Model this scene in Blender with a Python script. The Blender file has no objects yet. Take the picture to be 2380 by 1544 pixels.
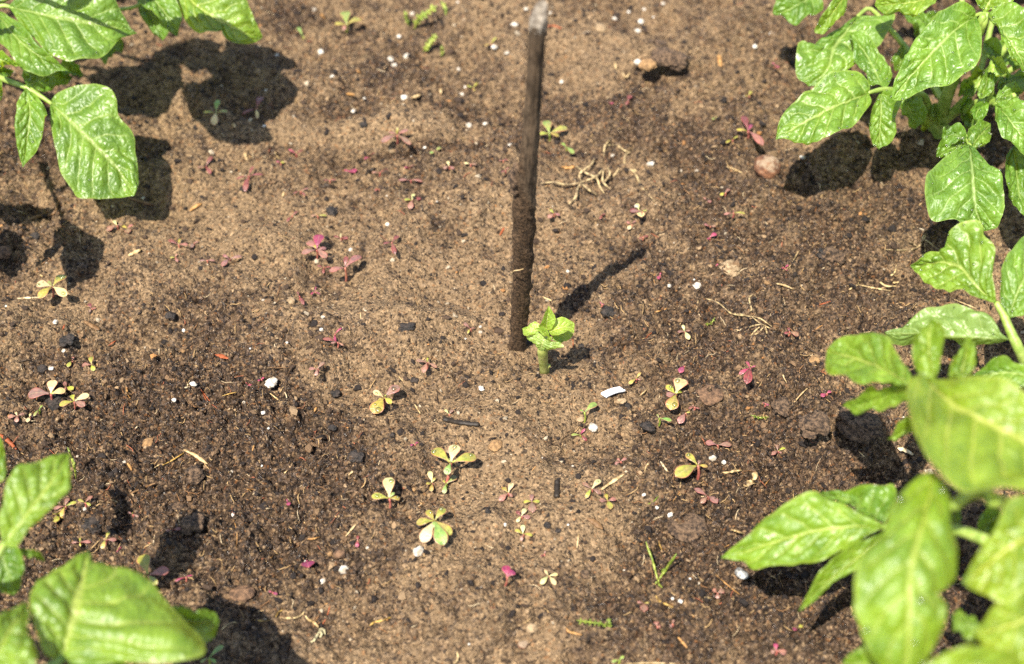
import bpy, math, random
import numpy as np
from mathutils import Vector

# ------------------------------------------------------------------ camera, sky, sun, exposure
SC = bpy.context.scene
COL = SC.collection
PITCH = math.radians(48.0)
LENS, SENSOR = 50.0, 36.0
CAM = np.array([0.0, -math.cos(PITCH), math.sin(PITCH)])
cd = bpy.data.cameras.new("camera")
cam = bpy.data.objects.new("camera", cd)
COL.objects.link(cam)
cam.location = CAM
cam.rotation_euler = (math.radians(90) - PITCH, 0, 0)
cd.lens, cd.sensor_width, cd.sensor_fit = LENS, SENSOR, 'HORIZONTAL'
cd.clip_start, cd.clip_end = 0.02, 500
cd.dof.use_dof = True
cd.dof.focus_distance = 0.955
cd.dof.aperture_fstop = 4.6
cd.dof.aperture_blades = 9
SC.camera = cam

SUN_TO = Vector((-0.27, -0.44, 1.0)).normalized()
SUN_EL = math.asin(SUN_TO.z)
world = bpy.data.worlds.new("World")
SC.world = world
world.use_nodes = True
wn = world.node_tree
bg = wn.nodes["Background"]
sky = wn.nodes.new("ShaderNodeTexSky")
sky.sky_type = 'NISHITA'
sky.sun_disc = False
sky.sun_elevation = SUN_EL
sky.sun_rotation = math.atan2(SUN_TO.x, SUN_TO.y)
wn.links.new(sky.outputs[0], bg.inputs[0])
bg.inputs[1].default_value = 0.10
sl = bpy.data.lights.new("sun", 'SUN')
sl.energy = 4.6
sl.angle = math.radians(0.53)
sl.color = (1.0, 0.935, 0.825)
so = bpy.data.objects.new("sun", sl)
COL.objects.link(so)
so.rotation_euler = (-SUN_TO).to_track_quat('-Z', 'Y').to_euler()
so.location = (0, 0, 3)
SC.view_settings.view_transform = 'Standard'
SC.view_settings.look = 'None'
SC.view_settings.gamma = 1
SC.view_settings.exposure = 1.40
SC.cycles.use_denoising = False
SC.cycles.max_bounces = 8
SC.cycles.transparent_max_bounces = 8
SC.cycles.caustics_reflective = False
SC.cycles.caustics_refractive = False
SC.cycles.sample_clamp_indirect = 4.0
SC.cycles.sample_clamp_direct = 14.0

rng = np.random.default_rng(7)
random.seed(7)

# ------------------------------------------------------------------ where a point of the photograph lies in the bed
DW, DH = 2380.0, 1544.2
KPX = (SENSOR / LENS) / DW
FWD = np.array([0.0, math.cos(PITCH), -math.sin(PITCH)])
UPV = np.array([0.0, math.sin(PITCH), math.cos(PITCH)])
REG = dict(o=(0, 0, 1.0), a=(0, 0, .3241), b=(1715.8, 0, .3472), c=(1787.3, 464.7, .3704), d=(1608.6, 965.1, .3750),
           e=(0, 986.6, .3611), f=(0, 428.9, .3704), g=(428.9, 0, .3304), h=(428.9, 428.9, .3472), i=(428.9, 965.1, .375),
           j=(1179.6, 0, .3241), k=(1179.6, 464.7, .3472), m=(1179.6, 965.1, .3751), n=(1143.8, 686.3, .1389))


def dpx(reg, x, y):
    r = REG[reg]
    return r[0] + x * r[2], r[1] + y * r[2]


def ray(px, py):
    px = np.asarray(px, float)
    py = np.asarray(py, float)
    return (FWD + np.multiply.outer(px - DW / 2, np.array([1.0, 0, 0])) * KPX - np.multiply.outer(py - DH / 2, UPV) * KPX)


def at(px, py, z):
    d = ray(px, py)
    t = (np.asarray(z, float) - CAM[2]) / d[..., 2]
    return CAM + d * t[..., None]


def px_size(p):
    """metres that one photograph step (of 2380 across) spans at point p"""
    return KPX * float(np.dot(np.asarray(p) - CAM, FWD))


# ------------------------------------------------------------------ noise
def _hash(ix, iy, seed):
    h = (ix.astype(np.int64) * 374761393 + iy.astype(np.int64) * 668265263 + seed * 1274126177) & 0xFFFFFFFF
    h = ((h ^ (h >> 13)) * 1274126177) & 0xFFFFFFFF
    h = h ^ (h >> 16)
    return (h & 0xFFFFFF) / float(0xFFFFFF)


def vnoise(x, y, seed=0):
    x = np.asarray(x, float)
    y = np.asarray(y, float)
    ix, iy = np.floor(x), np.floor(y)
    fx, fy = x - ix, y - iy
    fx = fx * fx * fx * (fx * (fx * 6 - 15) + 10)
    fy = fy * fy * fy * (fy * (fy * 6 - 15) + 10)
    a, b = _hash(ix, iy, seed), _hash(ix + 1, iy, seed)
    c, d = _hash(ix, iy + 1, seed), _hash(ix + 1, iy + 1, seed)
    return (a + (b - a) * fx) * (1 - fy) + (c + (d - c) * fx) * fy - 0.5


def fbm(x, y, oct=3, seed=0):
    s, a = 0, 1.0
    for k in range(oct):
        c, sn = math.cos(0.7 * k), math.sin(0.7 * k)
        s = s + a * vnoise((x * c - y * sn) * 2 ** k + 13.7 * k, (x * sn + y * c) * 2 ** k - 7.1 * k, seed + k)
        a *= 0.5
    return s


# ------------------------------------------------------------------ mesh helpers
def link(o):
    COL.objects.link(o)
    return o


def tag(o, label=None, cat=None, group=None, kind=None):
    if label:
        o["label"] = label
    if cat:
        o["category"] = cat
    if group:
        o["group"] = group
    if kind:
        o["kind"] = kind
    return o


WLOC = {}


def empty(name, loc):
    o = bpy.data.objects.new(name, None)
    o.empty_display_size = 0.01
    o.location = Vector([float(v) for v in loc])
    link(o)
    WLOC[o.name] = np.asarray(loc, float)
    return o


def mesh_data(name, verts, faces, mat, smooth=True, uv=None, uv2=None, col=None):
    me = bpy.data.meshes.new(name)
    verts = np.asarray(verts, np.float32)
    nv = len(verts)
    if isinstance(faces, np.ndarray):
        nf, k = faces.shape
        flat = faces.astype(np.int32).ravel()
        starts = np.arange(0, nf * k, k, dtype=np.int32)
    else:
        nf = len(faces)
        lens = np.array([len(f) for f in faces], np.int32)
        flat = np.concatenate([np.asarray(f, np.int32) for f in faces])
        starts = np.concatenate([[0], np.cumsum(lens)[:-1]]).astype(np.int32)
    me.vertices.add(nv)
    me.vertices.foreach_set("co", verts.ravel())
    me.loops.add(len(flat))
    me.loops.foreach_set("vertex_index", flat)
    me.polygons.add(nf)
    me.polygons.foreach_set("loop_start", starts)
    me.update(calc_edges=True)
    me.polygons.foreach_set("use_smooth", np.full(nf, bool(smooth)))
    for nm, arr in (("uv", uv), ("metric", uv2)):
        if arr is not None:
            l = me.uv_layers.new(name=nm)
            l.data.foreach_set("uv", np.asarray(arr, np.float32)[flat].ravel())
    if col is not None:
        for nm, arr in col.items():
            arr = np.asarray(arr, np.float32)
            if arr.ndim == 1:
                at_ = me.attributes.new(nm, 'FLOAT', 'POINT')
                at_.data.foreach_set("value", arr)
            else:
                at_ = me.attributes.new(nm, 'FLOAT_COLOR', 'POINT')
                at_.data.foreach_set("color", np.concatenate([arr, np.ones((len(arr), 1), np.float32)], 1).ravel())
    if mat:
        me.materials.append(mat)
    me.validate()
    return me


def mesh_obj(name, verts, faces, mat, parent=None, origin=None, **kw):
    """verts are world points; the object sits at ORIGIN, or, as a child, in its parent's place"""
    verts = np.asarray(verts, float)
    if parent is not None:
        org = WLOC[parent.name]
    else:
        org = np.asarray(origin if origin is not None else verts.mean(0), float)
    me = mesh_data(name, verts - org, faces, mat, **kw)
    o = bpy.data.objects.new(name, me)
    link(o)
    if parent is not None:
        o.parent = parent
    else:
        o.location = Vector([float(v) for v in org])
    WLOC[o.name] = org
    return o


def catmull(pts, n):
    P = np.asarray(pts, float)
    if len(P) == 2:
        t = np.linspace(0, 1, n)[:, None]
        return P[0] * (1 - t) + P[1] * t
    Q = np.vstack([2 * P[0] - P[1], P, 2 * P[-1] - P[-2]])
    out = []
    for i in range(1, len(Q) - 2):
        p0, p1, p2, p3 = Q[i - 1], Q[i], Q[i + 1], Q[i + 2]
        d0, d1, d2 = [max(np.linalg.norm(b - a), 1e-9) ** 0.5 for a, b in ((p0, p1), (p1, p2), (p2, p3))]
        m1 = (p1 - p0) / d0 - (p2 - p0) / (d0 + d1) + (p2 - p1) / d1
        m2 = (p2 - p1) / d1 - (p3 - p1) / (d1 + d2) + (p3 - p2) / d2
        m1, m2 = m1 * d1, m2 * d1
        t = np.linspace(0, 1, 24, endpoint=False)[:, None]
        out.append((2 * t**3 - 3 * t**2 + 1) * p1 + (t**3 - 2 * t**2 + t) * m1 + (-2 * t**3 + 3 * t**2) * p2 + (t**3 - t**2) * m2)
    out.append(P[-1:])
    C = np.vstack(out)
    L = np.concatenate([[0], np.cumsum(np.linalg.norm(np.diff(C, axis=0), axis=1))])
    s = np.linspace(0, L[-1], n)
    return np.stack([np.interp(s, L, C[:, k]) for k in range(C.shape[1])], 1)


def grid_faces(nu, nv, wrap=False):
    i = np.arange(nu - 1)[:, None]
    j = np.arange(nv if wrap else nv - 1)[None, :]
    j2 = (j + 1) % nv
    a = i * nv + j
    b = i * nv + j2
    c = (i + 1) * nv + j2
    d = (i + 1) * nv + j
    return np.stack([a, b, c, d], -1).reshape(-1, 4)


def tube_geo(path, rad, seg=8, flat=1.0, rough=0.0, seed=0):
    P = np.asarray(path, float)
    n = len(P)
    R = np.broadcast_to(np.asarray(rad, float), (n,))
    T = np.gradient(P, axis=0)
    T /= np.linalg.norm(T, axis=1)[:, None] + 1e-12
    ref = np.array([0, 0, 1.0]) if abs(T[:, 2]).mean() < 0.8 else np.array([1.0, 0, 0])
    A = np.cross(T, ref)
    A /= np.linalg.norm(A, axis=1)[:, None] + 1e-12
    B = np.cross(A, T)
    th = np.linspace(0, 2 * np.pi, seg, endpoint=False)
    rr = R[:, None] * np.ones(seg)[None]
    if rough:
        r2 = np.random.default_rng(seed)
        rr = rr * (1 + rough * (r2.random((n, seg)) - 0.5) * 2)
    V = P[:, None] + rr[..., None] * (np.cos(th)[None, :, None] * A[:, None] + flat * np.sin(th)[None, :, None] * B[:, None])
    V = V.reshape(-1, 3)
    F = [tuple(f) for f in grid_faces(n, seg, True)]
    V = np.vstack([V, P[0] - T[0] * R[0] * .5, P[-1] + T[-1] * R[-1] * .5])
    a, b = n * seg, n * seg + 1
    for k in range(seg):
        F.append((a, (k + 1) % seg, k))
        F.append((b, (n - 1) * seg + k, (n - 1) * seg + (k + 1) % seg))
    return V, F


def join_geo(parts):
    V, F, off = [], [], 0
    for v, f in parts:
        V.append(v)
        F += [tuple(int(i) + off for i in q) for q in f]
        off += len(v)
    return np.vstack(V), F


def ico(sub):
    import bmesh
    bm = bmesh.new()
    bmesh.ops.create_icosphere(bm, subdivisions=sub, radius=1.0)
    v = np.array([x.co[:] for x in bm.verts])
    f = np.array([[q.index for q in p.verts] for p in bm.faces])
    bm.free()
    return v, f


ICO1, ICO2, ICO3, ICO4 = ico(1), ico(2), ico(3), ico(4)


def lump(base, seed, rough=.25, freq=1.6, fine=.06):
    v, f = base
    r = 1 + rough * 2 * fbm(v[:, 0] * freq + v[:, 2] * .9 * freq + 11 * seed, v[:, 1] * freq - v[:, 2] * 1.1 * freq + 5 * seed, 3, seed)
    r += fine * 2 * vnoise(v[:, 0] * 6 + v[:, 2] * 5, v[:, 1] * 6 - v[:, 2] * 4, seed + 9)
    return v * r[:, None], f


# ------------------------------------------------------------------ materials
class NT:
    def __init__(s, name):
        s.m = bpy.data.materials.new(name)
        s.m.use_nodes = True
        s.t = s.m.node_tree
        s.t.nodes.clear()
        s.out = s.t.nodes.new("ShaderNodeOutputMaterial")

    def n(s, typ, ins=None, **props):
        x = s.t.nodes.new("ShaderNode" + typ)
        for k, v in props.items():
            setattr(x, k, v)
        for k, v in (ins or {}).items():
            if isinstance(v, bpy.types.NodeSocket):
                s.t.links.new(v, x.inputs[k])
            else:
                x.inputs[k].default_value = v
        return x

    def math(s, op, a, b=0.0, c=None, clamp=False):
        x = s.n("Math", {0: a, 1: b}, operation=op, use_clamp=clamp)
        if c is not None:
            if isinstance(c, bpy.types.NodeSocket):
                s.t.links.new(c, x.inputs[2])
            else:
                x.inputs[2].default_value = c
        return x.outputs[0]

    def ramp(s, v, a, b, x=0.0, y=1.0):
        return s.n("MapRange", {0: v, 1: a, 2: b, 3: x, 4: y}, interpolation_type='SMOOTHSTEP').outputs[0]

    def mix(s, f, a, b, blend='MIX'):
        x = s.n("Mix", data_type='RGBA', blend_type=blend)
        for k, v in ((0, f), (6, a), (7, b)):
            if isinstance(v, bpy.types.NodeSocket):
                s.t.links.new(v, x.inputs[k])
            else:
                x.inputs[k].default_value = v if k == 0 else (*v, 1.0)[:4]
        return x.outputs[2]

    def noise(s, co, scale, detail=3.0, rough=.55):
        return s.n("TexNoise", {"Vector": co, "Scale": scale, "Detail": detail, "Roughness": rough}).outputs[0]

    def bump(s, h, dist, strength=1.0, nrm=None):
        x = s.n("Bump", {"Height": h, "Distance": dist, "Strength": strength})
        if nrm is not None:
            s.t.links.new(nrm, x.inputs["Normal"])
        return x.outputs[0]

    def pbr(s, col, rough, nrm=None, spec=.5, **kw):
        ins = {"Base Color": col if isinstance(col, bpy.types.NodeSocket) else (*col, 1.0), "Roughness": rough, "Specular IOR Level": spec}
        ins.update(kw)
        x = s.n("BsdfPrincipled", ins)
        if nrm is not None:
            s.t.links.new(nrm, x.inputs["Normal"])
        return x.outputs[0]

    def done(s, sh):
        s.t.links.new(sh, s.out.inputs[0])
        return s.m


def soil_material():
    t = NT("damp_soil")
    co = t.n("NewGeometry").outputs["Position"]
    wet = t.n("Attribute", attribute_name="wet").outputs["Fac"]  # damp weight, also carrying the shade band painted by the stick
    big = t.noise(co, 22, 5, .6)
    mid = t.noise(co, 75, 4, .6)
    fine = t.noise(co, 420, 4, .65)
    grit = t.n("TexVoronoi", {"Vector": co, "Scale": 640.0}, feature='F1')
    gcol = t.n("SeparateColor", {0: grit.outputs["Color"]}).outputs
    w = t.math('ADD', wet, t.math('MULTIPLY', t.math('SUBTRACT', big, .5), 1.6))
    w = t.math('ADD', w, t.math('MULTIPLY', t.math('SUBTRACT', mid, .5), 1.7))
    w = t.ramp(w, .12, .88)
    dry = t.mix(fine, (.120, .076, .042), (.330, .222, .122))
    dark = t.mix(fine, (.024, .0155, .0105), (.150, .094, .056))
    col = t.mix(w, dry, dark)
    # flakes and crumbs of a few millimetres, each with its own tone
    warp = t.n("VectorMath", {0: co, 1: t.n("VectorMath", {0: t.n("TexNoise", {"Vector": co, "Scale": 210.0, "Detail": 3.0}).outputs["Color"], "Scale": .0045}, operation='SCALE').outputs[0]}, operation='ADD').outputs[0]
    flake = t.n("TexVoronoi", {"Vector": warp, "Scale": 330.0}, feature='F1')
    fcol = t.n("SeparateColor", {0: flake.outputs["Color"]}).outputs
    ton = t.n("MapRange", {0: fcol[0], 1: 0.0, 2: 1.0, 3: .42, 4: 1.55}).outputs[0]
    tonc = t.n("CombineColor", {0: ton, 1: ton, 2: ton}).outputs[0]
    col = t.mix(t.math('ADD', .10, t.math('MULTIPLY', w, .70)), col, t.mix(1.0, col, tonc, 'MULTIPLY'))
    tan = t.math('MULTIPLY', t.ramp(fcol[1], .84, .88), t.math('ADD', .02, t.math('MULTIPLY', w, .36)))
    col = t.mix(tan, col, (.26, .155, .075))
    gap = t.math('MULTIPLY', t.ramp(flake.outputs["Distance"], .55, .85), t.math('ADD', .03, t.math('MULTIPLY', w, .77)))
    col = t.mix(gap, col, (.012, .008, .006))
    sg = t.n("MapRange", {0: gcol[0], 1: 0.0, 2: 1.0, 3: .68, 4: 1.30}).outputs[0]
    col = t.mix(1.0, col, t.n("CombineColor", {0: sg, 1: sg, 2: sg}).outputs[0], 'MULTIPLY')
    # single sand grains: some pale, some dark, some rusty
    pale = t.ramp(gcol[0], .90, .93)
    col = t.mix(t.math('MULTIPLY', pale, .40), col, (.42, .28, .15))
    rust = t.ramp(gcol[1], .95, .97)
    col = t.mix(t.math('MULTIPLY', rust, .30), col, (.34, .13, .035))
    blk = t.ramp(t.noise(co, 260, 2, .5), .60, .68)
    col = t.mix(t.math('MULTIPLY', blk, .8), col, (.016, .011, .009))
    blk2 = t.ramp(gcol[2], .86, .90)
    col = t.mix(t.math('MULTIPLY', blk2, .7), col, (.022, .014, .010))
    hgt = t.math('ADD', t.math('MULTIPLY', fine, .7), t.math('MULTIPLY', t.math('SUBTRACT', 1.0, grit.outputs["Distance"]), .35))
    hgt = t.math('ADD', hgt, t.math('MULTIPLY', t.noise(co, 1500, 2), .35))
    hgt = t.math('SUBTRACT', hgt, t.math('MULTIPLY', t.math('MULTIPLY', flake.outputs["Distance"], w), .8))
    nrm = t.bump(hgt, .0040, 1.0)
    shine = t.math('MULTIPLY', t.ramp(t.noise(co, 380, 3, .65), .50, .62), t.math('ADD', .32, t.math('MULTIPLY', w, .68)))
    rough = t.math('SUBTRACT', .85, t.math('MULTIPLY', shine, .58))
    spec = t.math('ADD', .10, t.math('MULTIPLY', shine, .75))
    return t.done(t.pbr(col, rough, nrm, spec))


def crumb_material():
    t = NT("soil_crumb")
    co = t.n("NewGeometry").outputs["Position"]
    c = t.n("Attribute", attribute_name="tint").outputs["Color"]
    col = t.mix(t.noise(co, 900, 3), t.mix(1.0, c, (.5, .5, .5), 'MULTIPLY'), t.mix(1.0, c, (1.35, 1.35, 1.35), 'MULTIPLY'))
    return t.done(t.pbr(col, t.math('ADD', .45, t.math('MULTIPLY', t.noise(co, 500, 2), .5)), t.bump(t.noise(co, 1100, 3), .0014, 1.0), .3))


def lump_material(name, c1, c2, scale, rough=.75, bump=.0012, c3=None, spec=.4):
    t = NT(name)
    co = t.n("TexCoord").outputs["Object"]
    gco = t.n("NewGeometry").outputs["Position"]
    n = t.noise(gco, scale, 4, .6)
    col = t.mix(t.ramp(n, .35, .65), c1, c2)
    if c3 is not None:
        nz = t.n("SeparateXYZ", {0: t.n("NewGeometry").outputs["Normal"]}).outputs[2]
        up = t.math('MULTIPLY', t.ramp(nz, .45, .9), t.ramp(t.noise(gco, scale * .6, 3), .38, .55))
        col = t.mix(up, col, c3)
    return t.done(t.pbr(col, rough, t.bump(t.noise(gco, scale * 3, 4, .65), bump, .8), spec))


def fibre_material(name, c1, c2, rough=.6):
    t = NT(name)
    co = t.n("NewGeometry").outputs["Position"]
    tint = t.n("ObjectInfo").outputs["Color"]
    col = t.mix(t.ramp(t.noise(co, 320, 3), .35, .65), c1, c2)
    col = t.mix(1.0, col, tint, 'MULTIPLY')
    return t.done(t.pbr(col, rough, t.bump(t.noise(co, 900, 3), .0005, .6), .4))


def leaf_material():
    t = NT("potato_leaf")
    uvn = t.n("UVMap", uv_map="uv").outputs[0]
    met = t.n("UVMap", uv_map="metric").outputs[0]
    info = t.n("ObjectInfo")
    sep = t.n("SeparateXYZ", {0: uvn}).outputs
    s = t.math('ABSOLUTE', t.math('SUBTRACT', t.math('MULTIPLY', sep[1], 2.0), 1.0))
    side = t.math('GREATER_THAN', sep[1], .5)
    wob = t.math('MULTIPLY', t.math('SUBTRACT', t.noise(met, 70, 2), .5), .35)
    q = t.math('SUBTRACT', t.math('MULTIPLY', sep[0], 7.0), t.math('MULTIPLY', s, 1.7))
    q = t.math('ADD', t.math('ADD', q, t.math('MULTIPLY', side, .45)), wob)
    fr = t.math('FRACT', q)
    dist = t.math('SUBTRACT', .5, t.math('ABSOLUTE', t.math('SUBTRACT', fr, .5)))
    lat = t.math('MULTIPLY', t.ramp(dist, .015, .085, 1, 0), t.ramp(s, .55, 1.0, 1, .15))
    mid = t.ramp(s, .02, .085, 1, 0)
    vein = t.math('MAXIMUM', t.math('MULTIPLY', lat, .75), mid)
    wmet = t.n("VectorMath", {0: met, 1: t.n("VectorMath", {0: t.n("TexNoise", {"Vector": met, "Scale": 180.0, "Detail": 2.0}).outputs["Color"], "Scale": .0035}, operation='SCALE').outputs[0]}, operation='ADD').outputs[0]
    vor = t.n("TexVoronoi", {"Vector": wmet, "Scale": 230.0}, feature='DISTANCE_TO_EDGE', voronoi_dimensions='2D').outputs["Distance"]
    net = t.ramp(vor, .0, .16, 1, 0)
    vor2 = t.n("TexVoronoi", {"Vector": met, "Scale": 900.0}, feature='F1', voronoi_dimensions='2D').outputs["Distance"]
    hair = t.ramp(vor2, .10, .26, 1, 0)
    pat = t.noise(met, 55, 4, .6)
    base = t.mix(t.ramp(pat, .3, .7), (.060, .142, .007), (.150, .265, .019))
    base = t.mix(t.math('MULTIPLY', net, .12), base, (.20, .32, .05))
    base = t.mix(t.math('MULTIPLY', vein, .52), base, (.38, .46, .12))
    base = t.mix(t.math('MULTIPLY', t.ramp(s, .93, 1.0), .35), base, (.34, .42, .07))
    base = t.mix(t.math('MULTIPLY', hair, .16), base, (.55, .62, .32))
    base = t.mix(1.0, base, info.outputs["Color"], 'MULTIPLY')
    back = t.n("NewGeometry").outputs["Backfacing"]
    base = t.mix(t.math('MULTIPLY', back, .5), base, (.22, .30, .10))
    trans = t.mix(vein, (.44, .56, .016), (.54, .61, .075))
    trans = t.mix(1.0, trans, info.outputs["Color"], 'MULTIPLY')
    h = t.math('ADD', t.math('MULTIPLY', t.ramp(vor, 0, .45), 1.0), t.math('MULTIPLY', hair, .16))
    h = t.math('ADD', h, t.math('MULTIPLY', t.noise(met, 420, 2), .25))
    h = t.math('SUBTRACT', h, t.math('MULTIPLY', vein, .5))
    nrm = t.bump(h, .0011, .42)
    wetn = t.ramp(t.noise(met, 40, 2), .4, .62)
    p = t.pbr(base, t.math('SUBTRACT', .46, t.math('MULTIPLY', wetn, .10)), nrm, .70)
    tr = t.n("BsdfTranslucent", {"Color": trans, "Normal": nrm}).outputs[0]
    mx = t.n("MixShader", {0: .36, 1: p, 2: tr}).outputs[0]
    return t.done(mx)


def stem_material(name, c1, c2):
    t = NT(name)
    co = t.n("NewGeometry").outputs["Position"]
    col = t.mix(t.ramp(t.noise(co, 160, 3), .3, .7), c1, c2)
    return t.done(t.pbr(col, .42, t.bump(t.noise(co, 1200, 2), .0005, .5), .5, **{"Subsurface Weight": .12, "Subsurface Radius": (.004, .005, .001)}))


def purslane_material():
    t = NT("purslane_leaf")
    uvn = t.n("UVMap", uv_map="uv").outputs[0]
    sep = t.n("SeparateXYZ", {0: uvn}).outputs
    s = t.math('ABSOLUTE', t.math('SUBTRACT', t.math('MULTIPLY', sep[1], 2.0), 1.0))
    co = t.n("NewGeometry").outputs["Position"]
    tint = t.n("ObjectInfo").outputs["Color"]
    n = t.noise(co, 420, 3)
    col = t.mix(t.ramp(n, .30, .72), t.mix(1.0, tint, (.72, .78, .8), 'MULTIPLY'), t.mix(1.0, tint, (1.35, 1.2, 1.15), 'MULTIPLY'))
    blush = t.ramp(t.noise(co, 150, 2), .45, .7)
    col = t.mix(t.math('MULTIPLY', blush, .35), col, (.30, .13, .09))
    edge = t.math('MAXIMUM', t.ramp(s, .80, .98), t.ramp(sep[0], .95, 1.0))
    col = t.mix(t.math('MULTIPLY', edge, .75), col, (.36, .09, .07))
    col = t.mix(t.math('MULTIPLY', t.ramp(s, .02, .10, 1, 0), .18), col, (.5, .45, .2))
    p = t.pbr(col, .36, t.bump(t.noise(co, 900, 3), .0007, .6), .6)
    tr = t.n("BsdfTranslucent", {"Color": col}).outputs[0]
    return t.done(t.n("MixShader", {0: .15, 1: p, 2: tr}).outputs[0])


def water_material():
    t = NT("water")
    lw = t.n("LayerWeight", {"Blend": .22}).outputs["Fresnel"]
    tr = t.n("BsdfTransparent", {"Color": (.80, .82, .66, 1)}).outputs[0]
    gl = t.n("BsdfGlossy", {"Color": (1, 1, 1, 1), "Roughness": .22}).outputs[0]
    return t.done(t.n("MixShader", {0: t.math('ADD', t.math('MULTIPLY', lw, .8), .05), 1: tr, 2: gl}).outputs[0])


def bark_material():
    t = NT("muddy_bark")
    co = t.n("NewGeometry").outputs["Position"]
    oc = t.n("TexCoord").outputs["Object"]
    x = t.n("SeparateXYZ", {0: oc}).outputs
    mud = t.n("Attribute", attribute_name="mud").outputs["Fac"]
    st = t.n("VectorMath", {0: co, 1: (1.0, 1.0, .22)}, operation='MULTIPLY').outputs[0]
    n1 = t.noise(st, 300, 4, .65)
    n2 = t.noise(co, 520, 4, .7)
    bark = t.mix(t.ramp(n1, .3, .7), (.028, .019, .0115), (.130, .088, .053))
    mudc = t.mix(t.ramp(n2, .3, .7), (.011, .007, .004), (.115, .068, .035))
    f = t.ramp(t.math('ADD', mud, t.math('MULTIPLY', t.math('SUBTRACT', t.noise(co, 90, 3), .5), .9)), .3, .7)
    col = t.mix(f, bark, mudc)
    h = t.math('ADD', t.math('MULTIPLY', n1, .8), t.math('MULTIPLY', n2, t.math('MULTIPLY', f, 1.2)))
    return t.done(t.pbr(col, .85, t.bump(h, .0018, .8), .25))


M_SOIL, M_CRUMB = soil_material(), crumb_material()
M_LEAF = leaf_material()
M_STEM = stem_material("potato_stem", (.16, .24, .035), (.30, .38, .09))
M_PSTEM = stem_material("seedling_stem", (.30, .07, .06), (.42, .16, .10))
M_SPROUT = stem_material("sprout_stem", (.20, .24, .045), (.36, .37, .11))
M_PURS = purslane_material()
M_WATER = water_material()
M_BARK = bark_material()
M_PERL = lump_material("perlite", (.26, .21, .15), (.60, .56, .49), 260, .8, .0010)
M_TAN = lump_material("tan_grit", (.17, .11, .055), (.38, .27, .155), 330, .85, .0018)
M_CHAR = lump_material("charcoal_clod", (.008, .007, .006), (.045, .032, .024), 300, .6, .0020)
M_CLOD = lump_material("earth_clod", (.022, .013, .008), (.19, .117, .066), 420, .85, .0035)
M_REDST = lump_material("reddish_stone", (.085, .036, .018), (.20, .085, .038), 260, .8, .0018, (.26, .185, .12))
M_ORST = lump_material("orange_stone", (.15, .085, .036), (.33, .19, .08), 330, .8, .0016)
M_BRST = lump_material("brown_stone", (.055, .030, .016), (.19, .105, .055), 330, .8, .0018)
M_GRST = lump_material("striped_pebble", (.05, .05, .05), (.38, .37, .34), 220, .5, .0006)
M_STRAW = fibre_material("straw", (.26, .17, .07), (.48, .35, .18))
M_ROOT = fibre_material("pale_root", (.12, .08, .04), (.42, .31, .15))
M_CUT = lump_material("cut_wood", (.10, .08, .06), (.27, .23, .18), 260, .8, .0006)
M_PLAS = lump_material("white_plastic", (.74, .75, .77), (.84, .85, .86), 120, .4, .0001)
M_GREEN = stem_material("weed_green", (.12, .17, .018), (.27, .30, .05))

# ------------------------------------------------------------------ the soil, one sheet
# damp crumb, painted shade by the stick, a darkened groove (+); dry sandy crust (-): photograph position, reach, weight
PATCH = [(380, 940, 330, 120, .75), (560, 1130, 420, 190, .75), (300, 1350, 380, 160, .7), (1830, 1050, 300, 190, .75), (1900, 1330, 360, 160, .75),
         (1650, 1330, 260, 150, .35), (1330, 690, 240, 60, .55), (1130, 850, 240, 60, .35), (1020, 120, 260, 90, .5), (700, 40, 200, 50, .2),  # second entry: shade beside the stick, put into the soil colour
         (1020, 348, 260, 16, .9), (1680, 360, 200, 90, .4), (1740, 560, 200, 90, .25), (1930, 560, 60, 60, .4), (560, 760, 180, 60, .25),  # first entry darkens the groove below the ledge
         (1650, 760, 180, 90, .35), (800, 1350, 250, 90, .3), (1330, 1420, 220, 60, .25), (140, 600, 200, 90, -.1), (1480, 1050, 150, 100, .2),
         (120, 720, 260, 80, -.65), (850, 303, 250, 24, -1.5), (900, 560, 380, 110, -.5), (960, 740, 150, 45, -.6), (960, 840, 110, 40, -.35),
         (1240, 1240, 200, 110, -.6), (1330, 420, 260, 110, -.35), (1130, 640, 120, 40, -.3), (900, 950, 90, 60, -.35), (1060, 1020, 150, 70, -.3),
         (1400, 1000, 160, 50, -.2), (1350, 160, 220, 90, -.25), (1080, 1330, 200, 70, -.25), (1780, 800, 120, 60, -.15), (620, 480, 240, 70, -.25)]
# risen (+) and sunken (-) places, in mm
RELIEF = [(1196, 816, 34, 12, 3.0), (1268, 872, 26, 10, 2.0), (850, 300, 290, 30, 7.0), (900, 346, 330, 14, -6.0), (1000, 120, 180, 40, -4), (990, 735, 110, 28, 7), (930, 800, 90, 30, 3), (1500, 150, 60, 20, 9),
          (1560, 160, 50, 16, 7), (1470, 190, 70, 18, -6), (1880, 985, 45, 26, 12), (1990, 990, 60, 30, 10), (1850, 940, 120, 40, 4), (560, 130, 200, 60, -6),
          (140, 270, 200, 80, -8), (1700, 420, 120, 40, -3), (1270, 830, 60, 24, -4), (450, 1220, 60, 26, 5), (440, 1110, 40, 18, 5),
          (1700, 1180, 90, 40, 5), (1630, 930, 60, 25, 6), (2050, 1100, 80, 30, -5), (1000, 180, 160, 14, 4), (690, 1180, 120, 50, 3), (1780, 1250, 120, 40, 4)]


def _blob(px, py, rx, ry):
    c = at(px, py, 0.0)
    u = px_size(c)
    return c[0], c[1], rx * u, ry * u / 0.74


PATCH_W = [(*_blob(*p[:4]), p[4]) for p in PATCH]
RELIEF_W = [(*_blob(*p[:4]), p[4]) for p in RELIEF]


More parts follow.
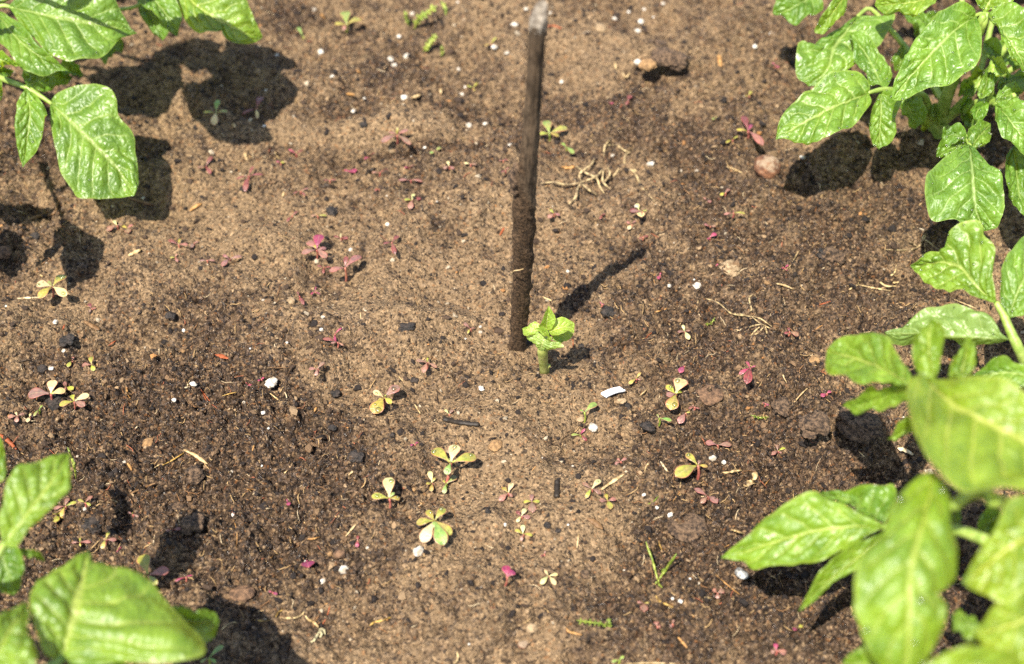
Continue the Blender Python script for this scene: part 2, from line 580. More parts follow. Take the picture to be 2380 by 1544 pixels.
def wet_shade_at(x, y):  # damp weight plus the painted shade beside the stick
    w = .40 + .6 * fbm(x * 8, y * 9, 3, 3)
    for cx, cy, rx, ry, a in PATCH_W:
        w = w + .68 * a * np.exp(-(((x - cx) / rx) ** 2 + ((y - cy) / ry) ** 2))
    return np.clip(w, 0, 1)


def soil_z(x, y, fine=True):
    x = np.asarray(x, float)
    y = np.asarray(y, float)
    z = .014 * fbm(x * 7, y * 7, 2, 11) + .019 * fbm(x * 22, y * 22, 2, 21)
    for cx, cy, rx, ry, a in RELIEF_W:
        wob = .25 * vnoise(x * 30, y * 30, 77)
        z = z + a * .0015 * np.exp(-np.clip(((x - cx) / rx) ** 2 + ((y - cy) / ry) ** 2 + wob, 0, 9))
    if fine:
        w = wet_shade_at(x, y)
        z = z + (.5 + w) * .0056 * fbm(x * 75, y * 75, 2, 31)
        ridged = np.abs(fbm(x * 130, y * 130, 2, 41))
        z = z + (.30 + 1.4 * w) * (.0046 * (ridged - .2) + .0036 * fbm(x * 260, y * 260, 2, 51))
        # round crumbs pressed into the crust
        pit = np.clip(fbm(x * 190, y * 190, 2, 71) - .12, 0, 1)
        z = z + (.25 + 1.3 * w) * .0080 * pit
        z = z + (.6 + 1.6 * w) * .0015 * vnoise(x * 560, y * 560, 61)
    return z


def axis(lo, hi, step, far):
    core = np.arange(lo, hi + step / 2, step)
    g, d, out = hi, step, []
    while g < far:
        d *= 1.25
        g += d
        out.append(g)
    g, d, inn = lo, step, []
    while g > -far:
        d *= 1.25
        g -= d
        inn.append(g)
    return np.concatenate([inn[::-1], core, out])


xs = axis(-.50, .52, .0013, 60)
ys = axis(-.26, .56, .0013, 60)
GX, GY = np.meshgrid(xs, ys, indexing='ij')
GZ = soil_z(GX, GY)
fade = np.clip((np.maximum(np.abs(GX), np.abs(GY)) - 1.0) / 2, 0, 1)
GZ = GZ * (1 - fade)
WET_SHADE = wet_shade_at(GX, GY)
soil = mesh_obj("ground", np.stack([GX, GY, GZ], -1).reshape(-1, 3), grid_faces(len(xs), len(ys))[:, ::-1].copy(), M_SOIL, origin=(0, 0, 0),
                col={"wet": WET_SHADE.reshape(-1)})
tag(soil, "brown vegetable bed soil with dry sandy crust and dark damp crumb", None, None, "structure")


def ground(px, py, lift=0.0):
    z = 0.0
    for _ in range(3):
        p = at(px, py, z)
        z = soil_z(p[..., 0], p[..., 1]) + lift
    p = at(px, py, z)
    return p


def gpt(reg, x, y, lift=0.0):
    return ground(*dpx(reg, x, y), lift)


# ------------------------------------------------------------------ loose crumb and shreds nobody could count
def scatter(n, seed, dens):
    r = np.random.default_rng(seed)
    out = []
    while len(out) < n:
        x = r.uniform(-.48, .50, 4000)
        y = r.uniform(-.24, .53, 4000)
        ok = np.abs(x) < .33 + .24 * (y + .24)
        keep = ok & (r.random(4000) < dens(x, y))
        out += list(np.stack([x[keep], y[keep]], 1))
    return np.array(out[:n])


def build_crumbs():
    r = np.random.default_rng(5)
    n = 60000
    P = scatter(n, 15, lambda x, y: .26 + .74 * wet_shade_at(x, y) * np.clip(.6 + 1.6 * fbm(x * 40, y * 40, 2, 91), 0.05, 1))
    size = np.clip(.00042 * (1 - r.random(n)) ** (-.41), 0, .0024)
    z = soil_z(P[:, 0], P[:, 1])
    v0, f0 = ICO1
    nv = len(v0)
    jit = 1 + .55 * (r.random((n, nv)) - .5) * 2
    ax = r.normal(size=(n, 3, 3))
    q, _ = np.linalg.qr(ax)
    sc = r.uniform(.45, 1.35, (n, 1, 3))
    V = np.einsum('nij,nvj->nvi', q, v0[None] * jit[..., None] * sc) * size[:, None, None]
    V[..., 2] *= .8
    V += np.stack([P[:, 0], P[:, 1], z + size * .22], 1)[:, None]
    F = (f0[None] + (np.arange(n) * nv)[:, None, None]).reshape(-1, 3)
    w = wet_shade_at(P[:, 0], P[:, 1])
    u = r.random(n)
    tint = np.empty((n, 3))
    pal = [((.018, .012, .009), .46), ((.052, .031, .018), .76), ((.15, .090, .046), .93), ((.28, .185, .10), .983), ((.32, .15, .05), .993), ((.36, .29, .20), 1.01)]
    lo = np.zeros(n)
    uu = np.clip(u + (1 - w) * .10 - .03, 0, 1)
    prev = 0
    for c, hi in pal:
        k = (uu >= prev) & (uu <= hi)
        tint[k] = c
        prev = hi
    tint *= r.uniform(.75, 1.3, (n, 1))
    o = mesh_obj("soil_crumbs", V.reshape(-1, 3), F, M_CRUMB, origin=(0, 0, 0), smooth=False, col={"tint": np.repeat(tint, nv, 0)})
    tag(o, "loose dark crumbs and sand grains scattered over the soil", "soil crumbs", None, "stuff")


build_crumbs()


def build_shreds():
    r = np.random.default_rng(25)
    n = 3400
    P = scatter(n, 35, lambda x, y: .08 + .92 * wet_shade_at(x, y) ** 1.5)
    parts_v, parts_f, tints, off = [], [], [], 0
    for k in range(n):
        L = .0009 + .0042 * r.random() ** 3.2
        th = r.uniform(0, np.pi)
        d = np.array([np.cos(th), np.sin(th)])
        bend = r.uniform(-.35, .35)
        t = np.linspace(-1, 1, 5)
        xy = P[k] + d * t[:, None] * L + np.array([-d[1], d[0]]) * (bend * L * t ** 2)[:, None]
        rr = r.uniform(.00014, .00042)
        z = soil_z(xy[:, 0], xy[:, 1])
        z = .5 * z + .5 * z.max() + rr
        v, f = tube_geo(np.column_stack([xy, z]), rr * np.array([.6, 1, 1, .9, .5]), 4)
        parts_v.append(v)
        parts_f += [tuple(int(i) + off for i in q) for q in f]
        off += len(v)
        c = [(.42, .27, .12), (.24, .12, .05), (.05, .03, .02), (.55, .42, .25), (.30, .10, .05)][r.choice(5, p=[.35, .25, .22, .10, .08])]
        tints += [np.array(c) * r.uniform(.8, 1.2)] * len(v)
    o = mesh_obj("plant_debris", np.vstack(parts_v), parts_f, M_CRUMB, origin=(0, 0, 0), col={"tint": np.array(tints)})
    tag(o, "fine shreds of straw and bark strewn over the soil", "plant shreds", None, "stuff")


build_shreds()

# ------------------------------------------------------------------ leaves
def leaf_surface(name, parent, M, L, R, lift=(0, 0), tint=(1, 1, 1), quilt=.0025, wave=.0058, seed=0, nveins=7, nv=17, mat=None, cup=0.0):
    """a leaf lofted from its midrib M to its two margins L and R (each nu x 3), puckered between the side veins"""
    nu = len(M)
    t = np.linspace(0, 1, nu)[:, None]
    s = np.linspace(-1, 1, 2 * nv + 1)[None, :]
    a = np.abs(s)
    E = np.where((s < 0)[..., None], L[:, None, :], R[:, None, :])
    V = M[:, None, :] * (1 - a)[..., None] + E * a[..., None]
    env = np.sin(np.pi * np.clip(t, 0, 1)) ** .6
    lf = np.where(s < 0, lift[0], lift[1])
    V = V.copy()
    V[..., 2] += (lf * a ** 1.6) * env - cup * (a * (1 - a)) * env
    n2 = fbm(t * 5 + seed * 3.1 + 0 * s, s * 2.2 + seed * 1.7 + 0 * t, 2, seed + 5)
    V[..., 2] += wave * n2 * 2 * (a ** .8) * env
    du = np.gradient(V, axis=0)
    dv = np.gradient(V, axis=1)
    N = np.cross(dv, du)
    N /= np.linalg.norm(N, axis=-1)[..., None] + 1e-12
    N *= np.sign(N[..., 2:3].mean() or 1.0)
    q = t * nveins - a * 1.7 + np.where(s > 0, .45, 0.0)
    fr = q - np.floor(q)
    width = np.linalg.norm(L - R, axis=1).max()
    amp = quilt * min(width / .035, 1.3)
    bulge = np.sin(np.pi * fr) ** .8 * np.clip(a * 5, 0, 1) * (1 - a ** 5) * env
    rid = .50 * fbm(t * 17 + seed + 0 * s, s * 7 + seed + 0 * t, 2, seed + 8) * (1 - a ** 6)
    V = V + N * (amp * (bulge + rid) - .0010 * np.exp(-(a / .07) ** 2) * 0)[..., None]
    # small scallops along the margin
    lenm = np.linalg.norm(np.diff(M, axis=0), axis=1).sum()
    wid = np.linalg.norm(E - M[:, None], axis=-1)
    uv = np.stack([np.broadcast_to(t, V.shape[:2]), np.broadcast_to((s + 1) / 2, V.shape[:2])], -1).reshape(-1, 2)
    met = np.stack([np.broadcast_to(t * lenm + seed * .37, V.shape[:2]), s * np.maximum(wid, 1e-4) + seed * .11], -1).reshape(-1, 2)
    F = grid_faces(nu, 2 * nv + 1)
    o = mesh_obj(name, V.reshape(-1, 3), F, mat or M_LEAF, parent=parent, uv=uv, uv2=met)
    if N[..., 2].mean() * 1 > 0:
        fn = o.data.polygons[len(o.data.polygons) // 2].normal
        if fn.z < 0:
            o.data.flip_normals()
    o.color = (*tint, 1)
    return o, V


def smooth_edge(e, jag, seed):
    """slight irregular notches on a leaf margin given in photograph steps"""
    n = len(e)
    t = np.linspace(0, 1, n)
    d = np.gradient(e, axis=0)
    nrm = np.stack([-d[:, 1], d[:, 0]], 1)
    nrm /= np.linalg.norm(nrm, axis=1)[:, None] + 1e-9
    w = (fbm(t * 16 + seed, t * 0 + seed * 2.3, 2, seed) + .6 * vnoise(t * 40, t * 0 + seed, seed + 3)) * np.sin(np.pi * t) ** .5
    return e + nrm * (w * jag)[:, None]


def traced(name, parent, reg, mid, left, right, h, lift=(.004, .004), nu=50, jag=2.2, **kw):
    seed = kw.pop("seed", None)
    if seed is None:
        seed = int(abs(mid[0][0] * 7 + mid[0][1] * 13 + mid[-1][0] * 3)) % 997
    D = lambda pts: np.array([dpx(reg, *p) for p in pts], float)
    M = catmull(D(mid), nu)
    L = smooth_edge(catmull(D([mid[0]] + left + [mid[-1]]), nu), jag, seed)
    R = smooth_edge(catmull(D([mid[0]] + right + [mid[-1]]), nu), jag, seed + 1)
    hz = np.interp(np.linspace(0, 1, nu), np.linspace(0, 1, len(h)), h)
    hz = np.convolve(np.pad(hz, 6, mode='edge'), np.ones(13) / 13, 'valid')
    lf = lift
    face = kw.pop('face', .40)
    uu = px_size(at(M[nu // 2, 0], M[nu // 2, 1], hz[nu // 2])) * face
    env = np.sin(np.pi * np.linspace(0, 1, nu)) ** .6
    m3 = at(M[:, 0], M[:, 1], hz)
    # the margin's photograph position is met at its lifted height
    l3 = at(L[:, 0], L[:, 1], hz + lf[0] * env - (L[:, 1] - M[:, 1]) * uu)
    r3 = at(R[:, 0], R[:, 1], hz + lf[1] * env - (R[:, 1] - M[:, 1]) * uu)
    # straight loft already carries the lift; bow it a little instead
    return leaf_surface(name, parent, m3, l3, r3, lift=(0, 0), seed=seed, cup=kw.pop("cup", 0.0 + (lf[0] + lf[1]) * .6), **kw)


def stalk(name, parent, reg, pts, h, r, mat=None, seg=10, n=26):
    D = np.array([dpx(reg, *p) for p in pts], float)
    P3 = at(D[:, 0], D[:, 1], np.array(h, float))
    C = catmull(P3, n)
    rr = np.interp(np.linspace(0, 1, n), np.linspace(0, 1, len(r)), r)
    V, F = tube_geo(C, rr, seg, rough=.04, seed=len(pts))
    return mesh_obj(name, V, F, mat or M_STEM, parent=parent)


ICOD = ICO2


def dew_on(parent, surfs, count, seed, size=(.00045, .0011)):
    r = np.random.default_rng(seed)
    v0, f0 = ICOD
    vs, fs, off = [], [], 0
    for V in surfs:
        nu, nv = V.shape[:2]
        for _ in range(count):
            if r.random() < .6:
                j = int(np.clip(r.choice([1, nv - 2]) + r.integers(-1, 2), 0, nv - 1))
            else:
                j = r.integers(2, nv - 2)
            i = r.integers(3, nu - 3)
            s = r.uniform(*size)
            p = V[i, j] + np.array([0, 0, s * .3])
            vs.append(v0 * s * np.array([1, 1, .75]) + p)
            fs += [tuple(int(k) + off for k in q) for q in f0]
            off += len(v0)
    o = mesh_obj("dew_drops", np.vstack(vs), fs, M_WATER, parent=parent)
    o["kind"] = "stuff"
    return o


def proj(P):
    P = np.asarray(P, float) - CAM
    w = P @ FWD
    return DW / 2 + P[..., 0] / w / KPX, DH / 2 - (P @ UPV) / w / KPX


def cast(pts, h):
    """photograph positions of points H above the bed whose shadows fall on PTS"""
    out = []
    for x, y in pts:
        g = at(x, y, 0.0)
        px, py = proj(g + np.array([SUN_TO.x, SUN_TO.y, SUN_TO.z]) / SUN_TO.z * h)
        out.append((float(px), float(py)))
    return out


class Plant:
    def __init__(s, name, base, label, cat="potato plant", group="potato plants at the edges of the bed"):
        s.root = empty(name, base)
        tag(s.root, label, cat, group)
        s.k = 0

    def leaf(s, reg, pts, h, r, leaflets, dew=10, tints=None, size=(.00045, .0011)):
        """one compound leaf: its stalk is the part, its leaflets are the sub-parts"""
        st = stalk("leaf_stalk", s.root, reg, pts, h, r)
        surf = []
        for q, lf in enumerate(leaflets):
            kw = dict(lf)
            rg = kw.pop("reg", reg)
            o, V = traced("leaflet", st, rg, **kw)
            surf.append(V)
        s.k += 1
        if dew:
            dew_on(st, surf, dew, 100 + s.k + int(pts[0][0]) % 50, size)
        return st

    def free_leaf(s, base, azim, length, rise, n=5, seed=0, size=.05, tint=(1, 1, 1)):
        """a compound leaf outside the frame, grown from the plant's own stem"""
        r = np.random.default_rng(seed)
        az = math.radians(azim)
        d = np.array([math.cos(az), math.sin(az), 0])
        side = np.array([-d[1], d[0], 0])
        base = np.asarray(base, float)
        P = np.array([base, base + d * length * .35 + np.array([0, 0, rise * .75]), base + d * length * .7 + np.array([0, 0, rise]), base + d * length + np.array([0, 0, rise * .85])])
        C = catmull(P, 20)
        V, F = tube_geo(C, np.linspace(.0026, .0011, 20), 8)
        st = mesh_obj("leaf_stalk", V, F, M_STEM, parent=s.root)
        spots = [(1.0, 0)] + [(.86 - .28 * (k // 2), 1 if k % 2 == 0 else -1) for k in range(n - 1)]
        for q, (u, sd) in enumerate(spots):
            p0 = C[int(round(u * 19))]
            dd = d if sd == 0 else d * .35 + side * sd * .94
            dd = dd / np.linalg.norm(dd)
            ln = size * (1.15 if sd == 0 else r.uniform(.75, 1.0))
            sg = np.array([-dd[1], dd[0], 0])
            tt = np.linspace(0, 1, 36)
            prof = np.sin(np.pi * tt ** .72) ** .85 * ln * .34
            drop = -.18 * ln * tt ** 2 + .10 * ln * np.sin(np.pi * tt)
            Mm = p0 + dd * (tt * ln)[:, None] + np.array([0, 0, 1]) * drop[:, None]
            up = np.array([0, 0, .10])
            Ll = Mm + (sg + up) * prof[:, None]
            Rr = Mm + (-sg + up) * prof[:, None]
            leaf_surface("leaflet", st, Mm, Ll, Rr, seed=seed * 10 + q, tint=tint, nv=12)
        return st


def LF(mid, left, right, h, tint=(1, 1, 1), **kw):
    return dict(mid=mid, left=left, right=right, h=h, tint=tint, **kw)


DEEP = (.80, .88, .9)
MIDG = (.95, .97, 1.0)
PALE = (1.22, 1.13, 1.0)
YEL = (1.45, 1.22, 1.0)


def plant_upper_left():
    base = gpt('o', -70, 150)
    P = Plant("potato_plant", base, "deep green potato plant with one big blunt leaflet hanging over a short twig")
    stalk("stem", P.root, 'a', [(-216, 463), (-210, 330), (-190, 200), (-120, 20)], [0, .05, .10, .13], [.005, .0045, .004, .003])
    P.leaf('a', [(-190, 240), (-120, 120), (-40, 60), (35, 42), (100, 62)], [.075, .088, .096, .098, .098], [.0026, .0024, .002, .0018, .0012], [
        LF([(60, 50), (400, 125), (700, 172), (985, 240)], [(160, -30), (380, -110), (640, -90), (800, -20), (890, 110), (935, 195)],
           [(95, 90), (150, 170), (250, 275), (350, 380), (480, 440), (650, 432), (780, 380), (885, 300)], [.098, .102, .096, .080], MIDG, lift=(.004, .002)),
        LF([(-20, 90), (70, 215), (190, 335), (330, 430), (495, 512)], [(30, 95), (110, 140), (190, 220), (265, 310), (340, 395), (425, 455)],
           [(-30, 240), (20, 310), (70, 385), (140, 460), (200, 500), (280, 517), (400, 515)], [.096, .093, .088, .078], MIDG, lift=(.003, .002)),
        LF([(-140, 360), (-20, 420), (60, 445), (140, 468)], [(-60, 350), (20, 375), (90, 425)], [(-70, 470), (30, 480), (100, 478)], [.10, .10, .095], PALE),
    ], dew=5)
    P.leaf('a', [(-200, 330), (-120, 470), (-40, 540), (40, 575), (200, 635), (290, 690), (370, 745)], [.075, .083, .082, .078, .072, .069, .066], [.0030, .0028, .0026, .0025, .0022, .0019, .0014], [
        LF([(360, 735), (500, 870), (620, 985), (730, 1090), (850, 1220), (962, 1405)],
           [(400, 690), (500, 655), (610, 612), (700, 605), (785, 645), (838, 720), (852, 830), (905, 872), (948, 935), (965, 1060), (985, 1220), (985, 1330)],
           [(358, 810), (372, 950), (402, 1100), (442, 1250), (515, 1340), (545, 1398), (620, 1425), (760, 1418), (890, 1415)],
           [.066, .064, .058, .048, .036, .026], MIDG, lift=(.003, .001)),
        LF([(190, 630), (215, 800), (195, 1000), (165, 1202)], [(140, 690), (112, 800), (107, 950), (130, 1090)],
           [(270, 700), (330, 790), (328, 900), (290, 1030), (228, 1130)], [.078, .068, .054, .038], (1.0, 1.03, 1), lift=(.003, .004)),
        LF([(195, 620), (280, 575), (370, 545), (520, 560)], [(160, 550), (190, 490), (300, 450), (420, 480)], [(230, 655), (310, 682), (390, 642), (450, 600)], [.076, .066, .058, .048], DEEP),
        LF([(-60, 640), (-30, 630), (0, 640), (22, 665)], [(-40, 580), (10, 585)], [(-40, 690), (0, 690)], [.086, .084, .080], PALE, nu=24, nv=8),
        LF([(-70, 500), (0, 500), (60, 510), (100, 505)], [(-20, 470), (50, 480)], [(-20, 550), (50, 552)], [.085, .075, .07], DEEP, nu=24, nv=8),
    ], dew=4)
    P.leaf('a', [(-120, 60), (300, -90), (700, 70), (880, 66), (995, 38), (1080, -60)], [.085, .095, .075, .070, .074, .08], [.0026, .0024, .0020, .0018, .0016, .0012], [
        LF([(985, -90), (1110, 10), (1200, 120), (1274, 260)], [(965, -40), (1010, 20), (1110, 105), (1190, 190)], [(1180, -90), (1280, 20), (1300, 130), (1288, 205)], [.088, .086, .080, .066], MIDG),
        LF([(1000, -70), (1070, 90), (1120, 190), (1166, 292)], [(985, 0), (1000, 95), (1060, 175), (1120, 255)], [(1130, 0), (1215, 150), (1222, 195), (1195, 255)], [.070, .066, .060, .050], DEEP),
        LF([(1270, -110), (1420, 55), (1600, 165), (1740, 235), (1884, 268)], [(1480, -140), (1640, -90), (1755, -20), (1800, 80), (1840, 180), (1868, 232)],
           [(1262, -20), (1290, 65), (1335, 142), (1405, 198), (1500, 230), (1565, 218), (1580, 195), (1600, 255), (1640, 300), (1700, 325), (1785, 298)], [.082, .082, .078, .068, .055], PALE, lift=(.004, .0)),
        LF([(700, 400), (760, 360), (820, 330), (885, 290)], [(700, 330), (800, 260)], [(740, 430), (830, 400), (880, 350)], [.05, .05, .05], DEEP, nu=26, nv=9),
        LF([(420, 480), (480, 480), (540, 510), (597, 542)], [(480, 410), (560, 460)], [(440, 560), (510, 560)], [.06, .055, .05], DEEP, nu=26, nv=9),
    ], dew=4)
    sh = lambda pts: cast([(x * .3704, 143 + y * .3704) for x, y in pts], .12)
    P.leaf('o', sh([(230, 600), (300, 790), (350, 900), (400, 985)]), [.12] * 4, [.0028, .0026, .0022, .0016], [
        LF(sh([(395, 960), (330, 1080), (270, 1180), (208, 1288)]), sh([(320, 1050), (250, 1170)]), sh([(390, 1090), (320, 1190)]), [.12] * 4, MIDG, nu=30, nv=10, face=0),
        LF(sh([(400, 985), (450, 1100), (450, 1250), (400, 1392)]), sh([(365, 1090), (375, 1250)]), sh([(500, 1030), (620, 1120), (632, 1200), (570, 1300)]), [.12] * 4, MIDG, nu=34, nv=12, face=0),
        LF(sh([(330, 900), (220, 900), (100, 930), (-60, 960)]), sh([(250, 880), (120, 860), (20, 880)]), sh([(200, 960), (120, 1005), (20, 1000)]), [.12] * 4, MIDG, nu=30, nv=10, face=0),
    ], dew=0)
    P.leaf('o', sh([(-300, 800), (-250, 950), (-200, 1050), (-150, 1150)]), [.12] * 4, [.0028, .0026, .0022, .0016], [
        LF(sh([(-150, 1150), (-60, 1170), (40, 1180), (155, 1170)]), sh([(-60, 1060), (60, 1055)]), sh([(-80, 1290), (20, 1330), (100, 1270)]), [.12] * 4, MIDG, nu=30, nv=10, face=0),
    ], dew=0)
    P.leaf('o', cast([(150, 150), (230, 160), (330, 190), (430, 215)], .175), [.175] * 4, [.0028, .0024, .0020, .0015], [  # unseen leaf, added and shaped to throw the upper-left shade
        LF(cast([(430, 215), (520, 225), (600, 215), (704, 218)], .205), cast([(470, 150), (560, 130), (650, 160)], .205), cast([(500, 290), (590, 320), (670, 270)], .205), [.205] * 4, MIDG, nu=32, nv=12),
        LF(cast([(430, 220), (470, 250), (540, 290), (634, 322)], .205), cast([(480, 215), (580, 250)], .205), cast([(440, 270), (520, 330)], .205), [.205] * 4, MIDG, nu=32, nv=12),
        LF(cast([(330, 190), (360, 150), (420, 110), (520, 100)], .205), cast([(340, 120), (440, 75)], .205), cast([(400, 170), (480, 150)], .205), [.205] * 4, MIDG, nu=32, nv=12),
    ], dew=0)
    b = WLOC[P.root.name]
    for k, (az, ln, rs, sz) in enumerate([(150, .16, .12, .055), (95, .17, .10, .055), (40, .17, .13, .06), (200, .17, .08, .05), (65, .12, .16, .05)]):
        P.free_leaf(b + np.array([-.01, .0, .03]), az, ln, rs, 5, 11 + k, sz, MIDG)


def plant_upper_right():
    base = gpt('b', 1335, 960)
    P = Plant("potato_plant", base, "bushy glossy potato plant beyond the reddish stone, stems showing between its leaves")
    stalk("stem", P.root, 'b', [(1335, 975), (1350, 800), (1400, 640), (1500, 400), (1640, 110)], [-.004, .035, .065, .105, .148], [.0058, .0052, .0046, .0036, .0026])
    stalk("stem", P.root, 'b', [(1350, 960), (1375, 820), (1440, 760), (1600, 690), (1730, 680), (1850, 640)], [-.004, .032, .045, .072, .085, .10], [.0045, .0042, .0036, .003, .0026, .002])
    stalk("stem", P.root, 'b', [(1325, 950), (1290, 800), (1245, 650), (1130, 620)], [-.004, .032, .062, .08], [.0042, .0036, .0030, .0024])
    P.leaf('b', [(1600, 260), (1650, 150), (1665, 95), (1640, 90), (1585, 108)], [.125, .143, .148, .147, .143], [.0026, .0026, .0024, .0020, .0014], [
        LF([(1590, 105), (1440, 210), (1285, 365), (1130, 540), (1030, 667)], [(1585, 60), (1500, 30), (1400, 60), (1285, 145), (1190, 250), (1130, 350), (1080, 470), (1035, 580)],
           [(1612, 160), (1627, 260), (1617, 390), (1550, 482), (1400, 562), (1250, 602), (1140, 645)], [.143, .146, .136, .122, .108], (1.05, 1.08, 1.25), lift=(.004, .006)),
        LF([(1670, 95), (1760, 205), (1850, 335), (1960, 545)], [(1675, 150), (1740, 232), (1800, 342), (1860, 452), (1915, 510)], [(1725, 50), (1850, 42), (1970, 110), (2050, 320)], [.148, .148, .140, .12], (1.1, 1.1, 1.2), lift=(.003, .005)),
        LF([(1640, 85), (1680, 10), (1700, -60), (1720, -160)], [(1590, 40), (1575, -20), (1600, -90)], [(1740, 65), (1840, 25), (1840, -80)], [.148, .152, .158, .16], PALE),
    ], dew=12)
    P.leaf('b', [(1240, 650), (1120, 625), (1040, 605), (965, 600), (870, 622)], [.062, .075, .082, .088, .093], [.0026, .0024, .0022, .0020, .0014], [
        LF([(872, 622), (760, 672), (600, 742), (440, 825), (250, 937)], [(885, 565), (845, 502), (740, 475), (620, 490), (500, 560), (400, 632), (320, 722), (270, 832)],
           [(888, 690), (832, 772), (730, 872), (600, 932), (480, 965), (380, 967), (300, 938)], [.093, .095, .092, .086, .078], (1.1, 1.1, 1.2), lift=(.001, .004)),
        LF([(970, 595), (920, 485), (850, 355), (742, 232)], [(885, 525), (830, 450), (788, 400), (765, 310)], [(1000, 575), (1034, 480), (1012, 400), (985, 340), (905, 270), (825, 225)], [.086, .090, .093, .096], (.95, 1.0, 1.05), lift=(.004, .003)),
        LF([(950, 620), (955, 730), (948, 850), (940, 1000)], [(920, 680), (885, 780), (880, 870), (902, 950)], [(1010, 625), (1075, 680), (1078, 740), (1048, 805), (1058, 880), (1010, 960)], [.086, .080, .070, .058], (1.05, 1.06, 1.1), lift=(.004, .004)),
    ], dew=12)
    P.leaf('b', [(1390, 700), (1200, 420), (1000, 180), (880, 60), (800, 110)], [.05, .065, .078, .088, .09], [.003, .0028, .0024, .002, .0014], [
        LF([(800, 112), (710, 225), (635, 330), (600, 470), (470, 580)], [(720, 160), (600, 212), (480, 282), (400, 302), (385, 400), (405, 520)],
           [(920, 112), (1047, 95), (978, 250), (900, 340), (760, 440), (560, 565)], [.09, .088, .084, .078, .07], (1.0, 1.03, 1.2), lift=(.002, .002)),
        LF([(740, -60), (650, 60), (585, 140), (510, 217)], [(640, -10), (560, 110), (518, 170)], [(720, 60), (655, 150), (600, 202)], [.11, .105, .10, .09], PALE),
        LF([(560, -80), (440, 10), (330, 70), (232, 95)], [(400, -90), (280, -45), (238, 40)], [(560, 82), (480, 122), (380, 157), (290, 120)], [.085, .08, .075, .07], DEEP),
        LF([(1340, -30), (1180, 15), (1060, 30), (912, 35)], [(1250, -90), (1050, -95), (940, -25)], [(1305, 45), (1200, 82), (1080, 96), (975, 80)], [.13, .13, .128, .12], PALE, lift=(.005, .004)),
        LF([(1060, 480), (1085, 420), (1095, 360), (1102, 292)], [(1030, 430), (1040, 350)], [(1115, 440), (1138, 350)], [.06, .068, .075], MIDG, nu=28, nv=9),
        LF([(1340, 80), (1290, 130), (1240, 180), (1180, 235)], [(1280, 80), (1190, 140)], [(1340, 170), (1240, 240)], [.06, .055, .05], DEEP, nu=28, nv=9),
    ], dew=8)
    P.leaf('b', [(1300, 800), (1220, 720), (1160, 680), (1100, 665)], [.034, .055, .066, .07], [.002, .0018, .0016, .0012], [
        LF([(1100, 662), (1150, 735), (1178, 800), (1186, 867)], [(1088, 705), (1130, 780), (1148, 840)], [(1200, 650), (1248, 710), (1256, 782), (1225, 842)], [.07, .064, .055, .046], (.9, .96, 1.1)),
        LF([(1270, 860), (1262, 845), (1250, 830), (1235, 818)], [(1250, 865), (1228, 840)], [(1285, 845), (1262, 818)], [.04, .044, .046], YEL, nu=18, nv=6),
        LF([(1330, 840), (1335, 790), (1325, 740), (1305, 690)], [(1295, 800), (1290, 730)], [(1350, 800), (1340, 735)], [.04, .045, .05], PALE, nu=20, nv=7),
    ], dew=0)
    P.leaf('b', [(1370, 850), (1450, 880), (1530, 925), (1552, 990)], [.03, .065, .085, .09], [.0026, .0024, .002, .0015], [
        LF([(1545, 965), (1565, 1100), (1577, 1250), (1590, 1400), (1655, 1548)], [(1440, 1010), (1310, 1122), (1248, 1220), (1240, 1320), (1290, 1420), (1390, 1482), (1520, 1535)],
           [(1620, 1022), (1700, 1100), (1762, 1210), (1787, 1320), (1772, 1430), (1725, 1520)], [.09, .098, .094, .084, .07], (1.0, 1.05, 1.4), lift=(.003, .005)),
        LF([(1530, 940), (1480, 915), (1430, 905), (1362, 918)], [(1515, 860), (1440, 822), (1375, 855)], [(1480, 965), (1390, 955)], [.086, .086, .084], DEEP, nu=30, nv=10),
        LF([(1535, 955), (1470, 980), (1400, 1010), (1325, 1052)], [(1470, 905), (1400, 920), (1340, 975)], [(1500, 1000), (1440, 1022), (1370, 1060)], [.085, .082, .078], DEEP, nu=30, nv=10),
        LF([(1560, 995), (1600, 930), (1645, 880), (1692, 832)], [(1530, 920), (1560, 835), (1630, 808)], [(1640, 992), (1687, 942), (1690, 890)], [.086, .088, .085], MIDG, nu=30, nv=10),
    ], dew=14)
